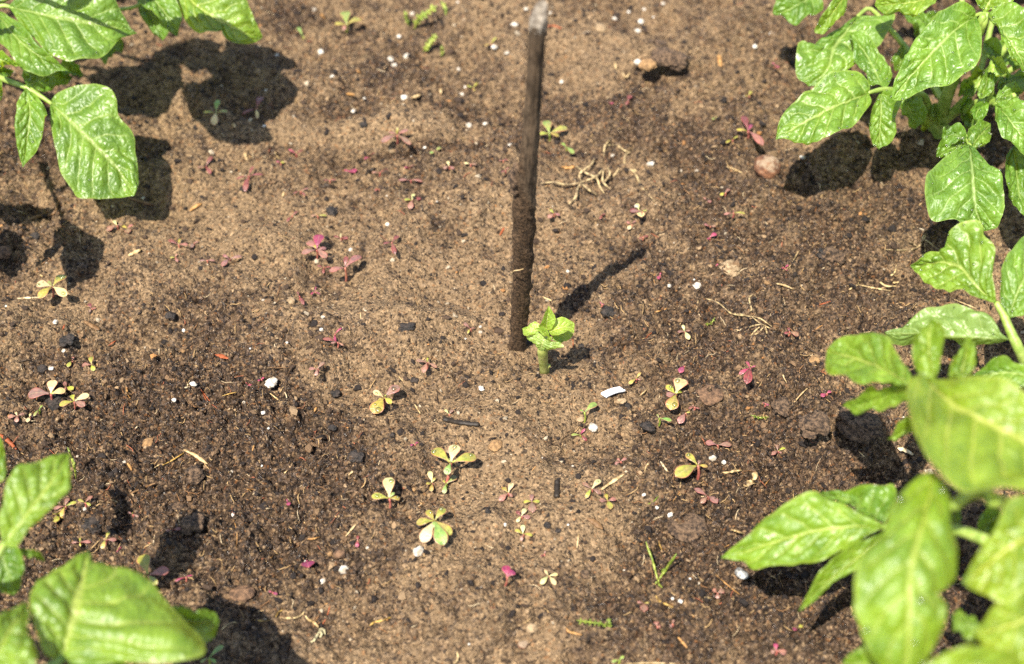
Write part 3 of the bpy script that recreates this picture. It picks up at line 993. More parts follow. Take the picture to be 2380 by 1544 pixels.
    P.leaf('b', [(1600, 690), (1660, 690), (1700, 600), (1690, 500)], [.07, .08, .092, .10], [.0022, .002, .0016, .001], [
        LF([(1620, 665), (1650, 590), (1670, 510), (1682, 428)], [(1608, 600), (1640, 500)], [(1700, 610), (1725, 520)], [.09, .094, .098, .10], MIDG, nu=30, nv=10, quilt=.002),
        LF([(1695, 378), (1730, 420), (1775, 460), (1820, 505)], [(1685, 440), (1745, 495)], [(1740, 400), (1800, 455)], [.106, .108, .108], (1.8, 1.6, 3.0), nu=28, nv=9, quilt=.002),
        LF([(1720, 680), (1780, 650), (1835, 630), (1894, 612)], [(1745, 600), (1830, 562)], [(1800, 702), (1858, 668)], [.098, .10, .098], MIDG, nu=30, nv=10, quilt=.002),
        LF([(1680, 692), (1610, 730), (1590, 790), (1612, 868)], [(1610, 688), (1558, 732), (1585, 825)], [(1672, 740), (1640, 800)], [.092, .09, .086], (.95, 1.05, 1.1), nu=30, nv=10, quilt=.002),
        LF([(1562, 655), (1535, 685), (1510, 715), (1488, 750)], [(1520, 650), (1492, 700)], [(1562, 700), (1540, 742)], [.075, .074, .07], DEEP, nu=24, nv=8),
        LF([(1730, 595), (1800, 545), (1880, 520), (1970, 505)], [(1760, 520), (1860, 472)], [(1820, 600), (1920, 592)], [.082, .085, .085], DEEP, nu=30, nv=10),
        LF([(1560, 560), (1590, 530), (1610, 500), (1640, 470)], [(1545, 520), (1600, 470)], [(1600, 560), (1640, 510)], [.07, .072, .074], PALE, nu=22, nv=7, quilt=.002),
        LF([(1900, 320), (1820, 330), (1740, 350), (1650, 380)], [(1850, 270), (1720, 280)], [(1850, 400), (1740, 420)], [.06, .06, .055], DEEP, nu=28, nv=9),
    ], dew=5)
    P.leaf('b', [(1730, 680), (1720, 690), (1718, 700), (1735, 690)], [.085, .09, .095, .098], [.002, .002, .0018, .0012], [
        LF([(1722, 700), (1800, 785), (1880, 890), (1990, 1040)], [(1712, 760), (1722, 830), (1790, 950), (1900, 1045)], [(1790, 668), (1910, 668), (2010, 770), (2050, 920)], [.10, .104, .098, .085], (1.0, 1.05, 1.2), lift=(.003, .006)),
        LF([(1840, 980), (1860, 1150), (1880, 1300), (1915, 1445)], [(1795, 1040), (1785, 1180), (1830, 1335)], [(1960, 1030), (2000, 1200), (1975, 1380)], [.07, .066, .06], DEEP),
    ], dew=9)
    P.leaf('b', [(1390, 800), (1420, 500), (1380, 300), (1300, 200)], [.03, .055, .065, .07], [.0026, .0024, .002, .0014], [
        LF([(1300, 200), (1240, 150), (1180, 110), (1100, 95)], [(1250, 90), (1160, 60)], [(1260, 215), (1160, 170)], [.07, .07, .065], DEEP, nu=28, nv=9),
        LF([(1310, 215), (1290, 290), (1250, 360), (1190, 420)], [(1240, 250), (1200, 340)], [(1330, 320), (1270, 410)], [.068, .064, .058], DEEP, nu=28, nv=9),
        LF([(1400, 420), (1360, 500), (1330, 580), (1320, 660)], [(1330, 470), (1290, 580)], [(1410, 520), (1380, 620)], [.06, .056, .05], DEEP, nu=28, nv=9),
    ], dew=0)
    P.leaf('b', [(1420, 760), (1560, 620), (1700, 480), (1800, 400)], [.045, .07, .085, .09], [.0026, .0024, .002, .0014], [
        LF([(1800, 400), (1840, 380), (1890, 390), (1960, 420)], [(1840, 340), (1910, 350)], [(1840, 440), (1910, 450)], [.09, .09, .086], MIDG, nu=28, nv=9, quilt=.0028),
        LF([(1740, 440), (1720, 480), (1690, 540), (1650, 600)], [(1690, 450), (1650, 530)], [(1750, 500), (1700, 590)], [.088, .09, .088], DEEP, nu=28, nv=9, quilt=.0028),
        LF([(1760, 430), (1740, 380), (1700, 320), (1640, 280)], [(1700, 400), (1640, 340)], [(1770, 350), (1710, 280)], [.088, .088, .084], DEEP, nu=28, nv=9),
        LF([(1600, 600), (1560, 580), (1520, 600), (1470, 640)], [(1570, 540), (1500, 560)], [(1570, 630), (1510, 650)], [.075, .074, .07], MIDG, nu=26, nv=9, quilt=.0028),
        LF([(1640, 560), (1680, 600), (1720, 640), (1790, 740)], [(1640, 610), (1700, 700)], [(1700, 570), (1770, 660)], [.078, .078, .072], DEEP, nu=28, nv=9),
        LF([(1480, 720), (1530, 760), (1560, 800), (1570, 870)], [(1480, 780), (1520, 850)], [(1560, 740), (1610, 810)], [.05, .05, .045], DEEP, nu=26, nv=9),
    ], dew=0)
    b = WLOC[P.root.name]
    for k, (az, ln, rs, sz) in enumerate([(75, .16, .10, .05), (30, .18, .13, .055), (110, .15, .08, .045), (-15, .17, .08, .05)]):
        P.free_leaf(b + np.array([.03, .03, .03]), az, ln, rs, 5, 31 + k, sz, MIDG)


def plant_right():
    base = gpt('o', 2420, 870)
    P = Plant("potato_plant", base, "potato plant reaching in beside the pale rootlets, its folded leaflet notched on top")
    stalk("stem", P.root, 'c', [(1710, 1095), (1690, 1020), (1640, 960), (1600, 960)], [0, .05, .08, .095], [.005, .0045, .004, .0035])
    P.leaf('c', [(1600, 1010), (1560, 920), (1510, 815), (1470, 720), (1425, 645)], [.097, .108, .114, .118, .121], [.0034, .0032, .0029, .0025, .0018], [
        LF([(1428, 650), (1320, 560), (1195, 425), (1060, 395), (885, 412)], [(1350, 640), (1250, 615), (1130, 580), (1000, 505), (912, 462)],
           [(1418, 560), (1408, 440), (1420, 290), (1352, 212), (1340, 132), (1270, 112), (1150, 155), (1120, 240), (1085, 318), (980, 350), (920, 395)],
           [.121, .126, .126, .118, .106], (1.18, 1.12, 1.1), lift=(.0, .012), jag=3),
        LF([(1505, 745), (1545, 620), (1600, 490), (1720, 320)], [(1455, 640), (1452, 450), (1520, 315), (1610, 225)], [(1590, 720), (1700, 600), (1770, 440)], [.115, .124, .128, .125], (1.05, 1.08, 1.3), lift=(.003, .004)),
        LF([(1512, 878), (1300, 868), (1080, 858), (900, 842), (725, 832)], [(1445, 850), (1400, 770), (1300, 700), (1200, 664), (1080, 670), (960, 702), (880, 752), (850, 795), (775, 812)],
           [(1400, 908), (1250, 898), (1080, 884), (930, 888), (775, 888)], [.112, .112, .106, .10, .09], (1.1, 1.1, 1.1), lift=(.002, -.012)),
        LF([(1700, 1130), (1560, 1090), (1430, 1085), (1272, 1112)], [(1610, 1030), (1480, 1008), (1370, 1040), (1300, 1082)], [(1600, 1190), (1430, 1180), (1330, 1155)], [.13, .132, .13, .12], (1.1, 1.1, 1.2)),
    ], dew=12)
    b = WLOC[P.root.name]
    for k, (az, ln, rs, sz) in enumerate([(10, .15, .12, .05), (60, .13, .10, .05)]):
        P.free_leaf(b + np.array([.01, .0, .03]), az, ln, rs, 5, 51 + k, sz, MIDG)


def plant_lower_right():
    base = gpt('o', 2440, 1330)
    P = Plant("potato_plant", base, "tallest potato plant, pale green leaves hanging over a spiky yellow-tipped leaflet")
    stalk("stem", P.root, 'd', [(2217, 970), (2180, 880), (2100, 700), (1960, 560), (1850, 520)], [0, .07, .14, .19, .215], [.006, .0055, .005, .0042, .0034])
    P.leaf('c', [(1750, 1500), (1500, 1420), (1250, 1300), (1050, 1180), (955, 1110)], [.20, .21, .212, .205, .198], [.0034, .0032, .003, .0028, .0024], [
        LF([(950, 1095), (1150, 1275), (1400, 1410), (1650, 1545), (1950, 1750)], [(1060, 1120), (1250, 1105), (1450, 1130), (1660, 1195), (1900, 1420)],
           [(888, 1110), (885, 1300), (930, 1480), (1030, 1640), (1150, 1765), (1220, 1805), (1400, 1830), (1700, 1830)], [.20, .226, .232, .228, .21], YEL, lift=(.006, .022)),
        LF([(900, 1160), (740, 1075), (560, 1000), (362, 950)], [(880, 1085), (800, 980), (740, 880), (690, 842), (600, 838), (480, 850), (395, 900)],
           [(840, 1158), (740, 1168), (600, 1168), (480, 1122), (372, 1075), (356, 1010)], [.195, .178, .162, .148], (1.25, 1.16, 1.0), lift=(.002, .006)),
        LF([(910, 1180), (740, 1215), (600, 1262), (460, 1292)], [(830, 1162), (700, 1178), (560, 1240), (495, 1268)], [(885, 1255), (800, 1288), (700, 1322), (600, 1340), (510, 1322)], [.19, .17, .155, .138], (1.2, 1.13, 1.0)),
        LF([(1035, 1130), (1012, 990), (1005, 860), (1015, 742)], [(958, 1100), (918, 1020), (900, 930), (922, 840), (985, 778)], [(1062, 1080), (1085, 980), (1088, 880), (1072, 800), (1045, 760)], [.195, .198, .202, .204], PALE, lift=(.006, .006)),
        LF([(1205, 1140), (1222, 1030), (1238, 940), (1247, 852)], [(1138, 1110), (1150, 1010), (1212, 925)], [(1275, 1080), (1312, 980), (1302, 900)], [.195, .192, .19, .188], PALE, lift=(.005, .005)),
        LF([(930, 1390), (870, 1430), (810, 1465), (742, 1505)], [(860, 1395), (790, 1440)], [(930, 1470), (850, 1488), (790, 1505)], [.15, .145, .138], PALE, nu=28, nv=9),
    ], dew=0)
    P.leaf('d', [(1830, 480), (1720, 490), (1620, 560), (1540, 560), (1490, 470)], [.19, .20, .208, .212, .214], [.0034, .0032, .003, .0026, .002], [
        LF([(1500, 355), (1440, 640), (1372, 850), (1345, 1080), (1345, 1320), (1320, 1640)],
           [(1440, 362), (1375, 395), (1290, 490), (1220, 600), (1185, 705), (1100, 800), (1022, 930), (1003, 1050), (1010, 1150), (1000, 1205), (1030, 1270), (1062, 1375), (1095, 1460), (1180, 1560)],
           [(1562, 420), (1602, 560), (1592, 660), (1642, 760), (1662, 880), (1632, 1000), (1560, 1082), (1522, 1105), (1560, 1200), (1556, 1310), (1500, 1440), (1430, 1540)],
           [.212, .225, .228, .224, .212, .19], (1.25, 1.16, .95), lift=(-.006, -.010)),
    ], dew=7, size=(.0012, .0022))
    P.leaf('d', [(1820, 775), (1650, 715), (1400, 700), (1260, 690), (1180, 692)], [.165, .155, .135, .125, .122], [.0030, .0028, .0025, .0022, .0016], [
        LF([(1195, 692), (1000, 690), (800, 712), (560, 775), (350, 838), (178, 886)], [(1150, 655), (1060, 598), (950, 540), (870, 502), (800, 482), (650, 520), (520, 582), (430, 632), (350, 740), (235, 832)],
           [(1105, 735), (950, 825), (800, 895), (620, 952), (480, 952), (375, 945), (338, 900), (260, 890)], [.122, .124, .118, .108, .098, .085], (1.25, 1.18, 1.0), lift=(.004, .002)),
        LF([(1195, 665), (1080, 600), (950, 525), (797, 478)], [(1265, 510), (1242, 452), (1140, 440), (1060, 448), (930, 462)], [(1140, 650), (1020, 592), (900, 520)], [.12, .114, .108, .104], (.95, 1.0, .9), lift=(.006, .0)),
        LF([(1195, 730), (1010, 895), (850, 1025), (658, 1217)], [(1080, 765), (930, 860), (820, 950), (757, 1040), (700, 1142)], [(1155, 850), (1055, 932), (905, 1020), (800, 1112)], [.120, .112, .102, .085], PALE),
        LF([(1640, 700), (1630, 650), (1632, 600), (1640, 555)], [(1600, 650), (1605, 590)], [(1665, 660), (1660, 590)], [.13, .125, .12], DEEP, nu=24, nv=8),
    ], dew=0)
    P.leaf('d', [(2150, 800), (2200, 720), (2250, 700), (2220, 690)], [.18, .195, .205, .21], [.0032, .003, .0026, .002], [
        LF([(2200, 690), (1960, 822), (1820, 932), (1672, 1037)], [(2070, 530), (1955, 542), (1880, 700), (1760, 872)], [(2150, 1000), (2000, 1132), (1900, 1182), (1790, 1135), (1710, 1082)], [.215, .22, .212, .20], YEL, lift=(.004, .006)),
        LF([(2250, 1150), (2050, 1270), (1900, 1320), (1740, 1350)], [(2120, 1080), (1900, 1165), (1790, 1290)], [(2200, 1500), (2000, 1560), (1850, 1450)], [.20, .205, .20, .19], YEL, lift=(.004, .004)),
        LF([(1780, 1290), (1720, 1280), (1670, 1262), (1612, 1238)], [(1740, 1245), (1670, 1225)], [(1790, 1390), (1720, 1432), (1640, 1345)], [.16, .155, .15], (1.2, 1.15, 1.5), nu=28, nv=9),
        LF([(1910, 600), (1860, 640), (1820, 680), (1770, 720)], [(1860, 580), (1780, 640)], [(1920, 680), (1850, 750)], [.10, .095, .09], DEEP, nu=26, nv=9),
    ], dew=0)
    P.leaf('d', [(2100, 1720), (1700, 1760), (1420, 1700), (1330, 1660)], [.18, .20, .20, .195], [.003, .003, .0026, .002], [
        LF([(1400, 1680), (1230, 1580), (1080, 1550), (925, 1545)], [(1320, 1500), (1180, 1450), (1060, 1450), (975, 1500)], [(1350, 1720), (1150, 1680), (1000, 1600)], [.155, .15, .145, .138], PALE),
        LF([(1380, 1700), (1600, 1590), (1850, 1560), (2150, 1640)], [(1420, 1560), (1520, 1480), (1750, 1458), (2000, 1510)], [(1500, 1760), (1800, 1760), (2050, 1720)], [.215, .222, .22, .20], YEL, lift=(.004, .0)),
    ], dew=0)
    b = WLOC[P.root.name]
    for k, (az, ln, rs, sz) in enumerate([(-30, .14, .14, .055), (20, .14, .10, .05)]):
        P.free_leaf(b + np.array([.02, .0, .05]), az, ln, rs, 5, 71 + k, sz, PALE)


def plant_lower_left():
    base = gpt('o', -140, 1420)
    P = Plant("potato_plant", base, "potato plant whose big soft round leaflet ends in a spike, by the pointed leaf shadow")
    stalk("stem", P.root, 'e', [(-388, 1200), (-330, 1300), (-200, 1420), (0, 1500), (120, 1560)], [0, .05, .09, .125, .14], [.0055, .005, .0045, .004, .0034])
    P.leaf('e', [(-260, 1150), (-160, 1050), (-80, 960), (-15, 850), (30, 760)], [.07, .10, .12, .128, .130], [.0032, .003, .0028, .0024, .0018], [
        LF([(20, 775), (110, 665), (250, 480), (360, 330), (441, 188)], [(-12, 640), (-5, 530), (20, 455), (52, 370), (100, 310), (200, 250), (330, 210)],
           [(90, 790), (200, 682), (300, 592), (380, 502), (440, 402), (452, 300)], [.140, .148, .150, .150, .148], (1.2, 1.12, .95), lift=(.004, .004)),
        LF([(-140, 420), (-80, 300), (-30, 190), (2, 75)], [(-160, 300), (-80, 150)], [(-60, 440), (20, 330), (36, 190)], [.125, .128, .126, .12], PALE),
        LF([(-20, 770), (20, 870), (60, 970), (120, 1075)], [(-60, 900), (-20, 1050), (60, 1085)], [(80, 770), (140, 830), (152, 960)], [.105, .10, .095, .085], DEEP),
        LF([(60, 800), (150, 812), (220, 830), (293, 882)], [(150, 792), (240, 812)], [(120, 850), (200, 850), (250, 872)], [.095, .10, .10, .09], MIDG, nu=28, nv=8),
    ], dew=0)
    P.leaf('e', [(-60, 1560), (100, 1600), (260, 1590), (360, 1540), (400, 1500)], [.125, .135, .138, .137, .135], [.0036, .0034, .003, .0026, .002], [
        LF([(400, 1510), (440, 1330), (478, 1150), (525, 990), (573, 818)], [(300, 1490), (240, 1350), (208, 1200), (205, 1080), (260, 1000), (370, 940), (470, 880)],
           [(520, 1560), (800, 1560), (1100, 1570), (1290, 1520), (1322, 1450), (1275, 1325), (1165, 1212), (1060, 1110), (980, 1010), (890, 942), (780, 912), (680, 922), (612, 955), (590, 880)],
           [.135, .142, .144, .140, .135], (1.2, 1.12, .95), lift=(.002, -.010), jag=1.5, face=.10),
        LF([(1100, 1230), (1200, 1262), (1300, 1270), (1412, 1262)], [(1120, 1170), (1250, 1213), (1385, 1213)], [(1150, 1340), (1290, 1390), (1385, 1340)], [.10, .096, .092, .085], MIDG),
        LF([(430, 1560), (560, 1550), (700, 1560), (850, 1590)], [(500, 1500), (650, 1490), (780, 1530)], [(500, 1640), (750, 1640)], [.125, .122, .118], DEEP),
    ], dew=0)
    P.leaf('e', [(-160, 1600), (-120, 1640), (-80, 1600), (-50, 1520)], [.13, .145, .155, .16], [.003, .003, .0026, .002], [
        LF([(-60, 1540), (30, 1380), (100, 1270), (176, 1148)], [(-90, 1380), (-40, 1240), (60, 1180)], [(60, 1600), (205, 1560), (222, 1450), (175, 1340), (190, 1240)], [.162, .165, .162, .15], PALE),
    ], dew=0)
    b = WLOC[P.root.name]
    for k, (az, ln, rs, sz) in enumerate([(190, .14, .12, .055), (250, .13, .10, .05), (130, .12, .10, .05)]):
        P.free_leaf(b + np.array([-.02, .0, .04]), az, ln, rs, 5, 91 + k, sz, PALE)


plant_upper_left()
plant_upper_right()
plant_right()
plant_lower_right()
plant_lower_left()


# ------------------------------------------------------------------ the young sprout
def sprout():
    base = gpt('n', 870, 1265)
    P = Plant("potato_sprout", base, "young potato sprout with crinkled bright leaves just pushing up beside the stick", "potato sprout", None)
    del_group = P.root
    if "group" in del_group:
        del del_group["group"]
    u = px_size(base)
    st = stalk("stem", P.root, 'n', [(880, 1290), (866, 1180), (850, 1040), (850, 900), (900, 740)], [-.005, .006, .019, .031, .040], [.0034, .0031, .0033, .0037, .0030], M_SPROUT, 18)
    stalk("stem_scar", P.root, 'n', [(880, 1240), (930, 1200), (962, 1175)], [.000, .005, .008], [.0022, .0018, .001], M_SPROUT)
    Z = dict(nu=40, nv=13, jag=.6, quilt=.0016, wave=.001, face=.12)
    G = (2.0, 1.65, 2.6)
    for mid, left, right, h, lift in [
        ([(905, 600), (915, 470), (925, 330), (942, 178)], [(780, 520), (822, 450), (885, 300), (925, 215)], [(990, 560), (1062, 410), (1022, 285), (975, 220)], [.043, .052, .059, .066], (.002, .002)),
        ([(950, 620), (1090, 560), (1230, 530), (1376, 560)], [(960, 520), (1010, 420), (1100, 375), (1220, 385), (1320, 432), (1372, 475)], [(1000, 682), (1150, 652), (1262, 598), (1365, 640)], [.043, .049, .048, .043], (.004, .004)),
        ([(990, 680), (1120, 685), (1240, 680), (1362, 660)], [(1060, 620), (1160, 610), (1262, 605)], [(1060, 760), (1110, 800), (1180, 780), (1232, 770), (1312, 720)], [.040, .040, .038, .036], (.001, -.002)),
        ([(890, 720), (850, 790), (830, 860), (812, 932)], [(760, 620), (660, 622), (575, 660), (590, 725), (680, 772), (742, 870)], [(960, 770), (1060, 782), (1185, 830), (1205, 872), (1090, 892), (940, 908)], [.045, .043, .038, .032], (.001, .0)),
        ([(790, 600), (700, 590), (610, 580), (503, 560)], [(785, 490), (725, 458), (650, 470), (585, 530)], [(720, 640), (640, 670), (545, 685)], [.044, .045, .044, .041], (.003, .002)),
        ([(960, 695), (900, 630), (830, 590), (748, 560)], [(925, 578), (835, 543)], [(930, 700), (842, 655)], [.046, .050, .052, .051], (.003, .003)),
        ([(960, 760), (950, 740), (955, 720), (965, 690)], [(925, 745), (930, 710)], [(990, 750), (995, 710)], [.045, .047, .049], (.001, .001)),
        ([(1000, 720), (1060, 735), (1130, 750), (1190, 790)], [(1050, 690), (1150, 700)], [(1040, 770), (1120, 790)], [.040, .038, .035], (.001, .001)),
    ]:
        traced("leaf", P.root, 'n', mid, left, right, h, lift=lift, tint=G if h[0] > .0401 else (1.3, 1.25, 1.5), **Z)


sprout()


# ------------------------------------------------------------------ the stick
def stick():
    base = ground(1203, 806)
    H, lean = .310, -.046
    rows = [(815, 1186, 1221), (805, 1185, 1222), (760, 1187, 1225), (700, 1190, 1229), (640, 1191, 1235), (600, 1192, 1238), (560, 1192, 1240), (520, 1193, 1243), (485, 1192, 1245), (460, 1195, 1246),
            (440, 1198, 1246), (420, 1196, 1247), (405, 1197, 1249), (385, 1205, 1249), (365, 1209, 1250), (340, 1211, 1252), (300, 1214, 1255), (260, 1218, 1257), (220, 1221, 1259),
            (180, 1224, 1261), (140, 1226, 1263), (100, 1228, 1267), (75, 1230, 1270), (55, 1231, 1271)]
    k = lean / H
    nrm = np.array([0, 1.0, -k])
    pts, rad = [], []
    for y, x0, x1 in rows:
        d = ray((x0 + x1) / 2, y)
        t = np.dot(nrm, base - CAM) / np.dot(nrm, d)
        p = CAM + d * t
        pts.append(p)
        rad.append((x1 - x0) / 2 * px_size(p) * .94)
    pts[0] = pts[0] + np.array([0, 0, -.01])
    n, seg = 420, 64
    C = catmull(np.array(pts), n)
    hh = np.linspace(0, 1, len(rad))
    ylen = np.concatenate([[0], np.cumsum(np.linalg.norm(np.diff(np.array(pts), axis=0), axis=1))])
    clen = np.concatenate([[0], np.cumsum(np.linalg.norm(np.diff(C, axis=0), axis=1))])
    rr = np.interp(clen / clen[-1], ylen / ylen[-1], rad)
    th = np.linspace(0, 2 * np.pi, seg, endpoint=False)
    T = np.gradient(C, axis=0)
    T /= np.linalg.norm(T, axis=1)[:, None]
    A = np.cross(T, np.array([0, -1.0, 0]))
    A = -A / np.linalg.norm(A, axis=1)[:, None]
    A *= np.sign(A[:, :1])
    B = np.cross(T, A)
    z = clen[:, None]
    cx, cy = np.cos(th)[None], np.sin(th)[None]
    mudz = np.interp(clen / clen[-1], [0, .18, .3, .42, .52, .62, .72, 1], [.75, .8, .85, .95, .8, .35, .12, .05])[:, None]
    bumpy = .0018 * fbm(z * 90 + cx * 1.1, cy * 1.1 + z * 20, 3, 201) * (.25 + mudz) + .0009 * fbm(z * 300 + cx * 3.5, cy * 3.5, 2, 211) * (.2 + mudz)
    bumpy += .0009 * vnoise(cx * 9 + 3, cy * 9 + z * 14, 221) * (1.2 - mudz)
    R = rr[:, None] * (1 + .05 * np.cos(2 * th)[None]) + bumpy
    # rounded top
    V = C[:, None] + R[..., None] * (cx[..., None] * A[:, None] + cy[..., None] * B[:, None])
    V = V.reshape(-1, 3)
    F = [tuple(f) for f in grid_faces(n, seg, True)]
    root = empty("wooden_stick", base)
    tag(root, "thin bare stick with mud-caked bark and a pale cut top, pushed upright into the soil", "stick")
    mud = np.clip(np.broadcast_to(mudz, (n, seg)) - .30 * np.broadcast_to(cx, (n, seg)), 0, 1).reshape(-1)
    mesh_obj("bark", V, F, M_BARK, parent=root, col={"mud": mud})
    # the pale cut end: a slanted bevelled cap
    tip = C[-1]
    tz = T[-1]
    rt = rr[-1]
    caps, capf = [], []
    # cut on the slant, low towards the near side
    slope = .0085 * (.75 * np.sin(th) + .55 * np.cos(th))
    prof = [(1.0, -.0040, 0), (1.012, .0002, 1), (.96, .0012, 1), (.70, .0013, 1), (.35, .0010, 1)]
    rc = np.random.default_rng(4)
    for kr, kz, sl in prof:
        off = kz + (slope * kr + .0004 * rc.normal(size=seg)) * sl - (0 if sl else .0)
        caps.append(tip + (R[-1] * kr * (1.004 if not sl else 1))[:, None] * (np.cos(th)[:, None] * A[-1] + np.sin(th)[:, None] * B[-1]) + tz * (off + (.0045 if sl else 0))[:, None])
    cv = np.vstack(caps + [tip + tz * .0055])
    cf = [tuple(f) for f in grid_faces(len(prof), seg, True)]
    last = len(cv) - 1
    for q in range(seg):
        cf.append(((len(prof) - 1) * seg + q, (len(prof) - 1) * seg + (q + 1) % seg, last))
    mesh_obj("cut_end", cv, cf, M_CUT, parent=root)
    # mud clump and the fine root caught on the bark
    for (px, py, rr_, sd) in ((1198, 414, .0058, 3), (1200, 438, .0045, 4), (1203, 392, .0036, 8)):
        d = ray(px, py)
        t = np.dot(nrm, base - CAM) / np.dot(nrm, d)
        p = CAM + d * t
        v, f = lump(ICO3, sd, .3, 1.8, .12)
        mesh_obj("mud_clump", v * rr_ * np.array([.75, .8, 1.25]) + p, [tuple(q) for q in f], M_CLOD, parent=root)
    pr = []
    for (x, y, off) in ((2268, 566, .0105), (2240, 574, .0110), (2210, 578, .0105), (2195, 590, .008), (2182, 610, .006)):
        px, py = dpx('h', x, y)
        d = ray(px, py)
        t = np.dot(nrm, base + np.array([0, -off, 0]) - CAM) / np.dot(nrm, d)
        pr.append(CAM + d * t)
    v, f = tube_geo(catmull(pr, 24), .00035, 6)
    mesh_obj("root_fibre", v, f, M_STRAW, parent=root)


stick()

# ------------------------------------------------------------------ labels: where a small thing lies
MARKS = [("the potato sprout", 1268, 800), ("the stick's foot", 1204, 806), ("the stick's shadow", 1400, 650), ("the tangled pale roots", 1350, 420), ("the reddish stone", 1783, 397),
         ("the white plastic strip", 1424, 914), ("the branching dry root", 1745, 740), ("the largest purslane seedling", 1050, 1075), ("the charcoal twig", 1072, 985),
         ("the blunt potato leaflet", 222, 330), ("the yellow forked weed", 1540, 1310), ("the needle-leaved green sprig", 1380, 1448), ("the bright magenta leaf", 1180, 1330),
         ("the sprawling pink seedlings", 740, 590), ("the biggest perlite lump", 630, 890), ("the pointed leaf shadow", 490, 1340), ("the weedy patch", 155, 915),
         ("the round-leaved seedling by a white straw", 118, 668), ("the smooth sandy ledge", 850, 305), ("the twig by the blunt leaflet", 345, 470), ("the orange stone", 1505, 152),
         ("the curled magenta petal", 1922, 915), ("the dead dry leaf", 1745, 1115), ("the black charred stick end", 1294, 1135), ("the bark chip", 1386, 1212), ("the half-buried brown stone", 1660, 920),
         ("the spiky pale leaf tip", 1690, 1290), ("the pink pair of leaflets", 1668, 1034), ("the forked yellow sprig", 980, 40), ("the cream root pieces", 690, 1430),
         ("the wood chip", 455, 1055), ("the grass blade", 165, 1075), ("the mud ball", 448, 1110), ("the dark clod near the pointed shadow", 445, 1222), ("the black clod on the pale crust", 945, 763),
         ("the rootlets by the notched leaflet", 2035, 655), ("the stick's cut top", 1252, 45), ("the long needle of straw", 1860, 920), ("the flowering seed husk", 740, 1465), ("the white square of perlite", 972, 1284),
         ("the star-shaped pale seedling", 1275, 1340), ("the big earth clod in shade", 2000, 985), ("the magenta shrivelled seedling", 1743, 858), ("the red glassy pebble", 1215, 1498),
         ("the red seedling with three arms", 908, 566), ("the straw bundle", 1425, 1118)]
USED = {}


def where(px, py, what, maxw=16):
    cand = sorted(((math.hypot(px - x, (py - y) * 1.25), n, x, y) for n, x, y in MARKS), key=lambda c: c[0])
    for dist, n, x, y in cand[:6]:
        if dist < 18 and n.split()[-1] in what:
            continue
        dx, dy = px - x, (py - y) * 1.25
        ang = math.degrees(math.atan2(-dy, dx)) % 360
        side = ["right of", "beyond and right of", "beyond", "beyond and left of", "left of", "in front and left of", "in front of", "in front and right of"][int(((ang + 22.5) % 360) // 45)]
        far = "close by, " if dist < 45 else ("" if dist < 120 else "well ")
        lab = f"{what} {'just ' if dist < 45 else ('' if dist < 120 else 'well ')}{side} {n}"
        if lab not in USED and len(lab.split()) <= maxw:
            USED[lab] = 1
            return lab
    for (d1, n1, *_), (d2, n2, *_) in [(cand[0], cand[1]), (cand[0], cand[2]), (cand[1], cand[2]), (cand[0], cand[3]), (cand[1], cand[3])]:
        lab = f"{what} between {n1} and {n2}"
        if lab not in USED and len(lab.split()) <= maxw:
            USED[lab] = 1
            return lab
    return what + " near " + cand[0][1]


# ------------------------------------------------------------------ purslane and other seedlings
HUE = dict(g=((.27, .27, .042), "yellow-green"), w=((.48, .44, .20), "cream"), p=((.22, .115, .085), "pink"), r=((.15, .040, .038), "red"), m=((.24, .032, .085), "magenta"), G=((.17, .26, .055), "fresh green"))


def pad_leaf(parent, P0, P1, width, thick, hue, seed, name="leaf", shape=1.0, cup=.08):
    """thick spoon-shaped leaf, closed, from its stalk P0 to its tip P1"""
    nu, nv = 15, 11
    d = P1 - P0
    L = np.linalg.norm(d)
    d = d / L
    up = np.array([0, 0, 1.0])
    side = np.cross(d, up)
    side /= np.linalg.norm(side) + 1e-9
    nrm = np.cross(side, d)
    t = np.linspace(0, 1, nu)
    prof = np.sin(np.pi * np.clip(t, 0, 1) ** (1.0 + .9 * shape)) ** .62 * .5 * width
    prof = np.maximum(prof, .09 * width * (1 - t) + 1e-5)
    prof[-1] = width * .05
    s = np.linspace(-1, 1, nv)
    bow = .10 * L * np.sin(np.pi * t)
    top, bot = [], []
    for i in range(nu):
        c = P0 + d * (t[i] * L) + nrm * bow[i]
        edge = prof[i]
        e = (1 - s ** 2) ** .5
        tk = thick * (.35 + .65 * math.sin(math.pi * min(1, t[i] * .9 + .08)))
        zc = cup * width * (s ** 2)
        top.append(c + side * (s * edge)[:, None] + nrm * (zc + e * tk * .5)[:, None])
        bot.append(c + side * (s * edge)[:, None] + nrm * (zc - e * tk * .5)[:, None])
    top, bot = np.array(top), np.array(bot)
    V = np.vstack([top.reshape(-1, 3), bot.reshape(-1, 3)])
    n = nu * nv
    F = [tuple(q[::-1]) for q in grid_faces(nu, nv)] + [tuple(int(k) + n for k in q) for q in grid_faces(nu, nv)]
    for j in range(nv - 1):
        F.append((j, j + 1, n + j + 1, n + j))
        b = (nu - 1) * nv
        F.append((b + j + 1, b + j, n + b + j, n + b + j + 1))
    uv = np.stack([np.repeat(t, nv), np.tile((s + 1) / 2, nu)], 1)
    o = mesh_obj(name, V, F, M_PURS, parent=parent, uv=np.vstack([uv, uv]))
    r = random.Random(seed)
    j = [r.uniform(.88, 1.14) for _ in range(3)]
    o.color = (hue[0] * j[0], hue[1] * j[1], hue[2] * j[2], 1)
    return o, top


SEEDN = [0]


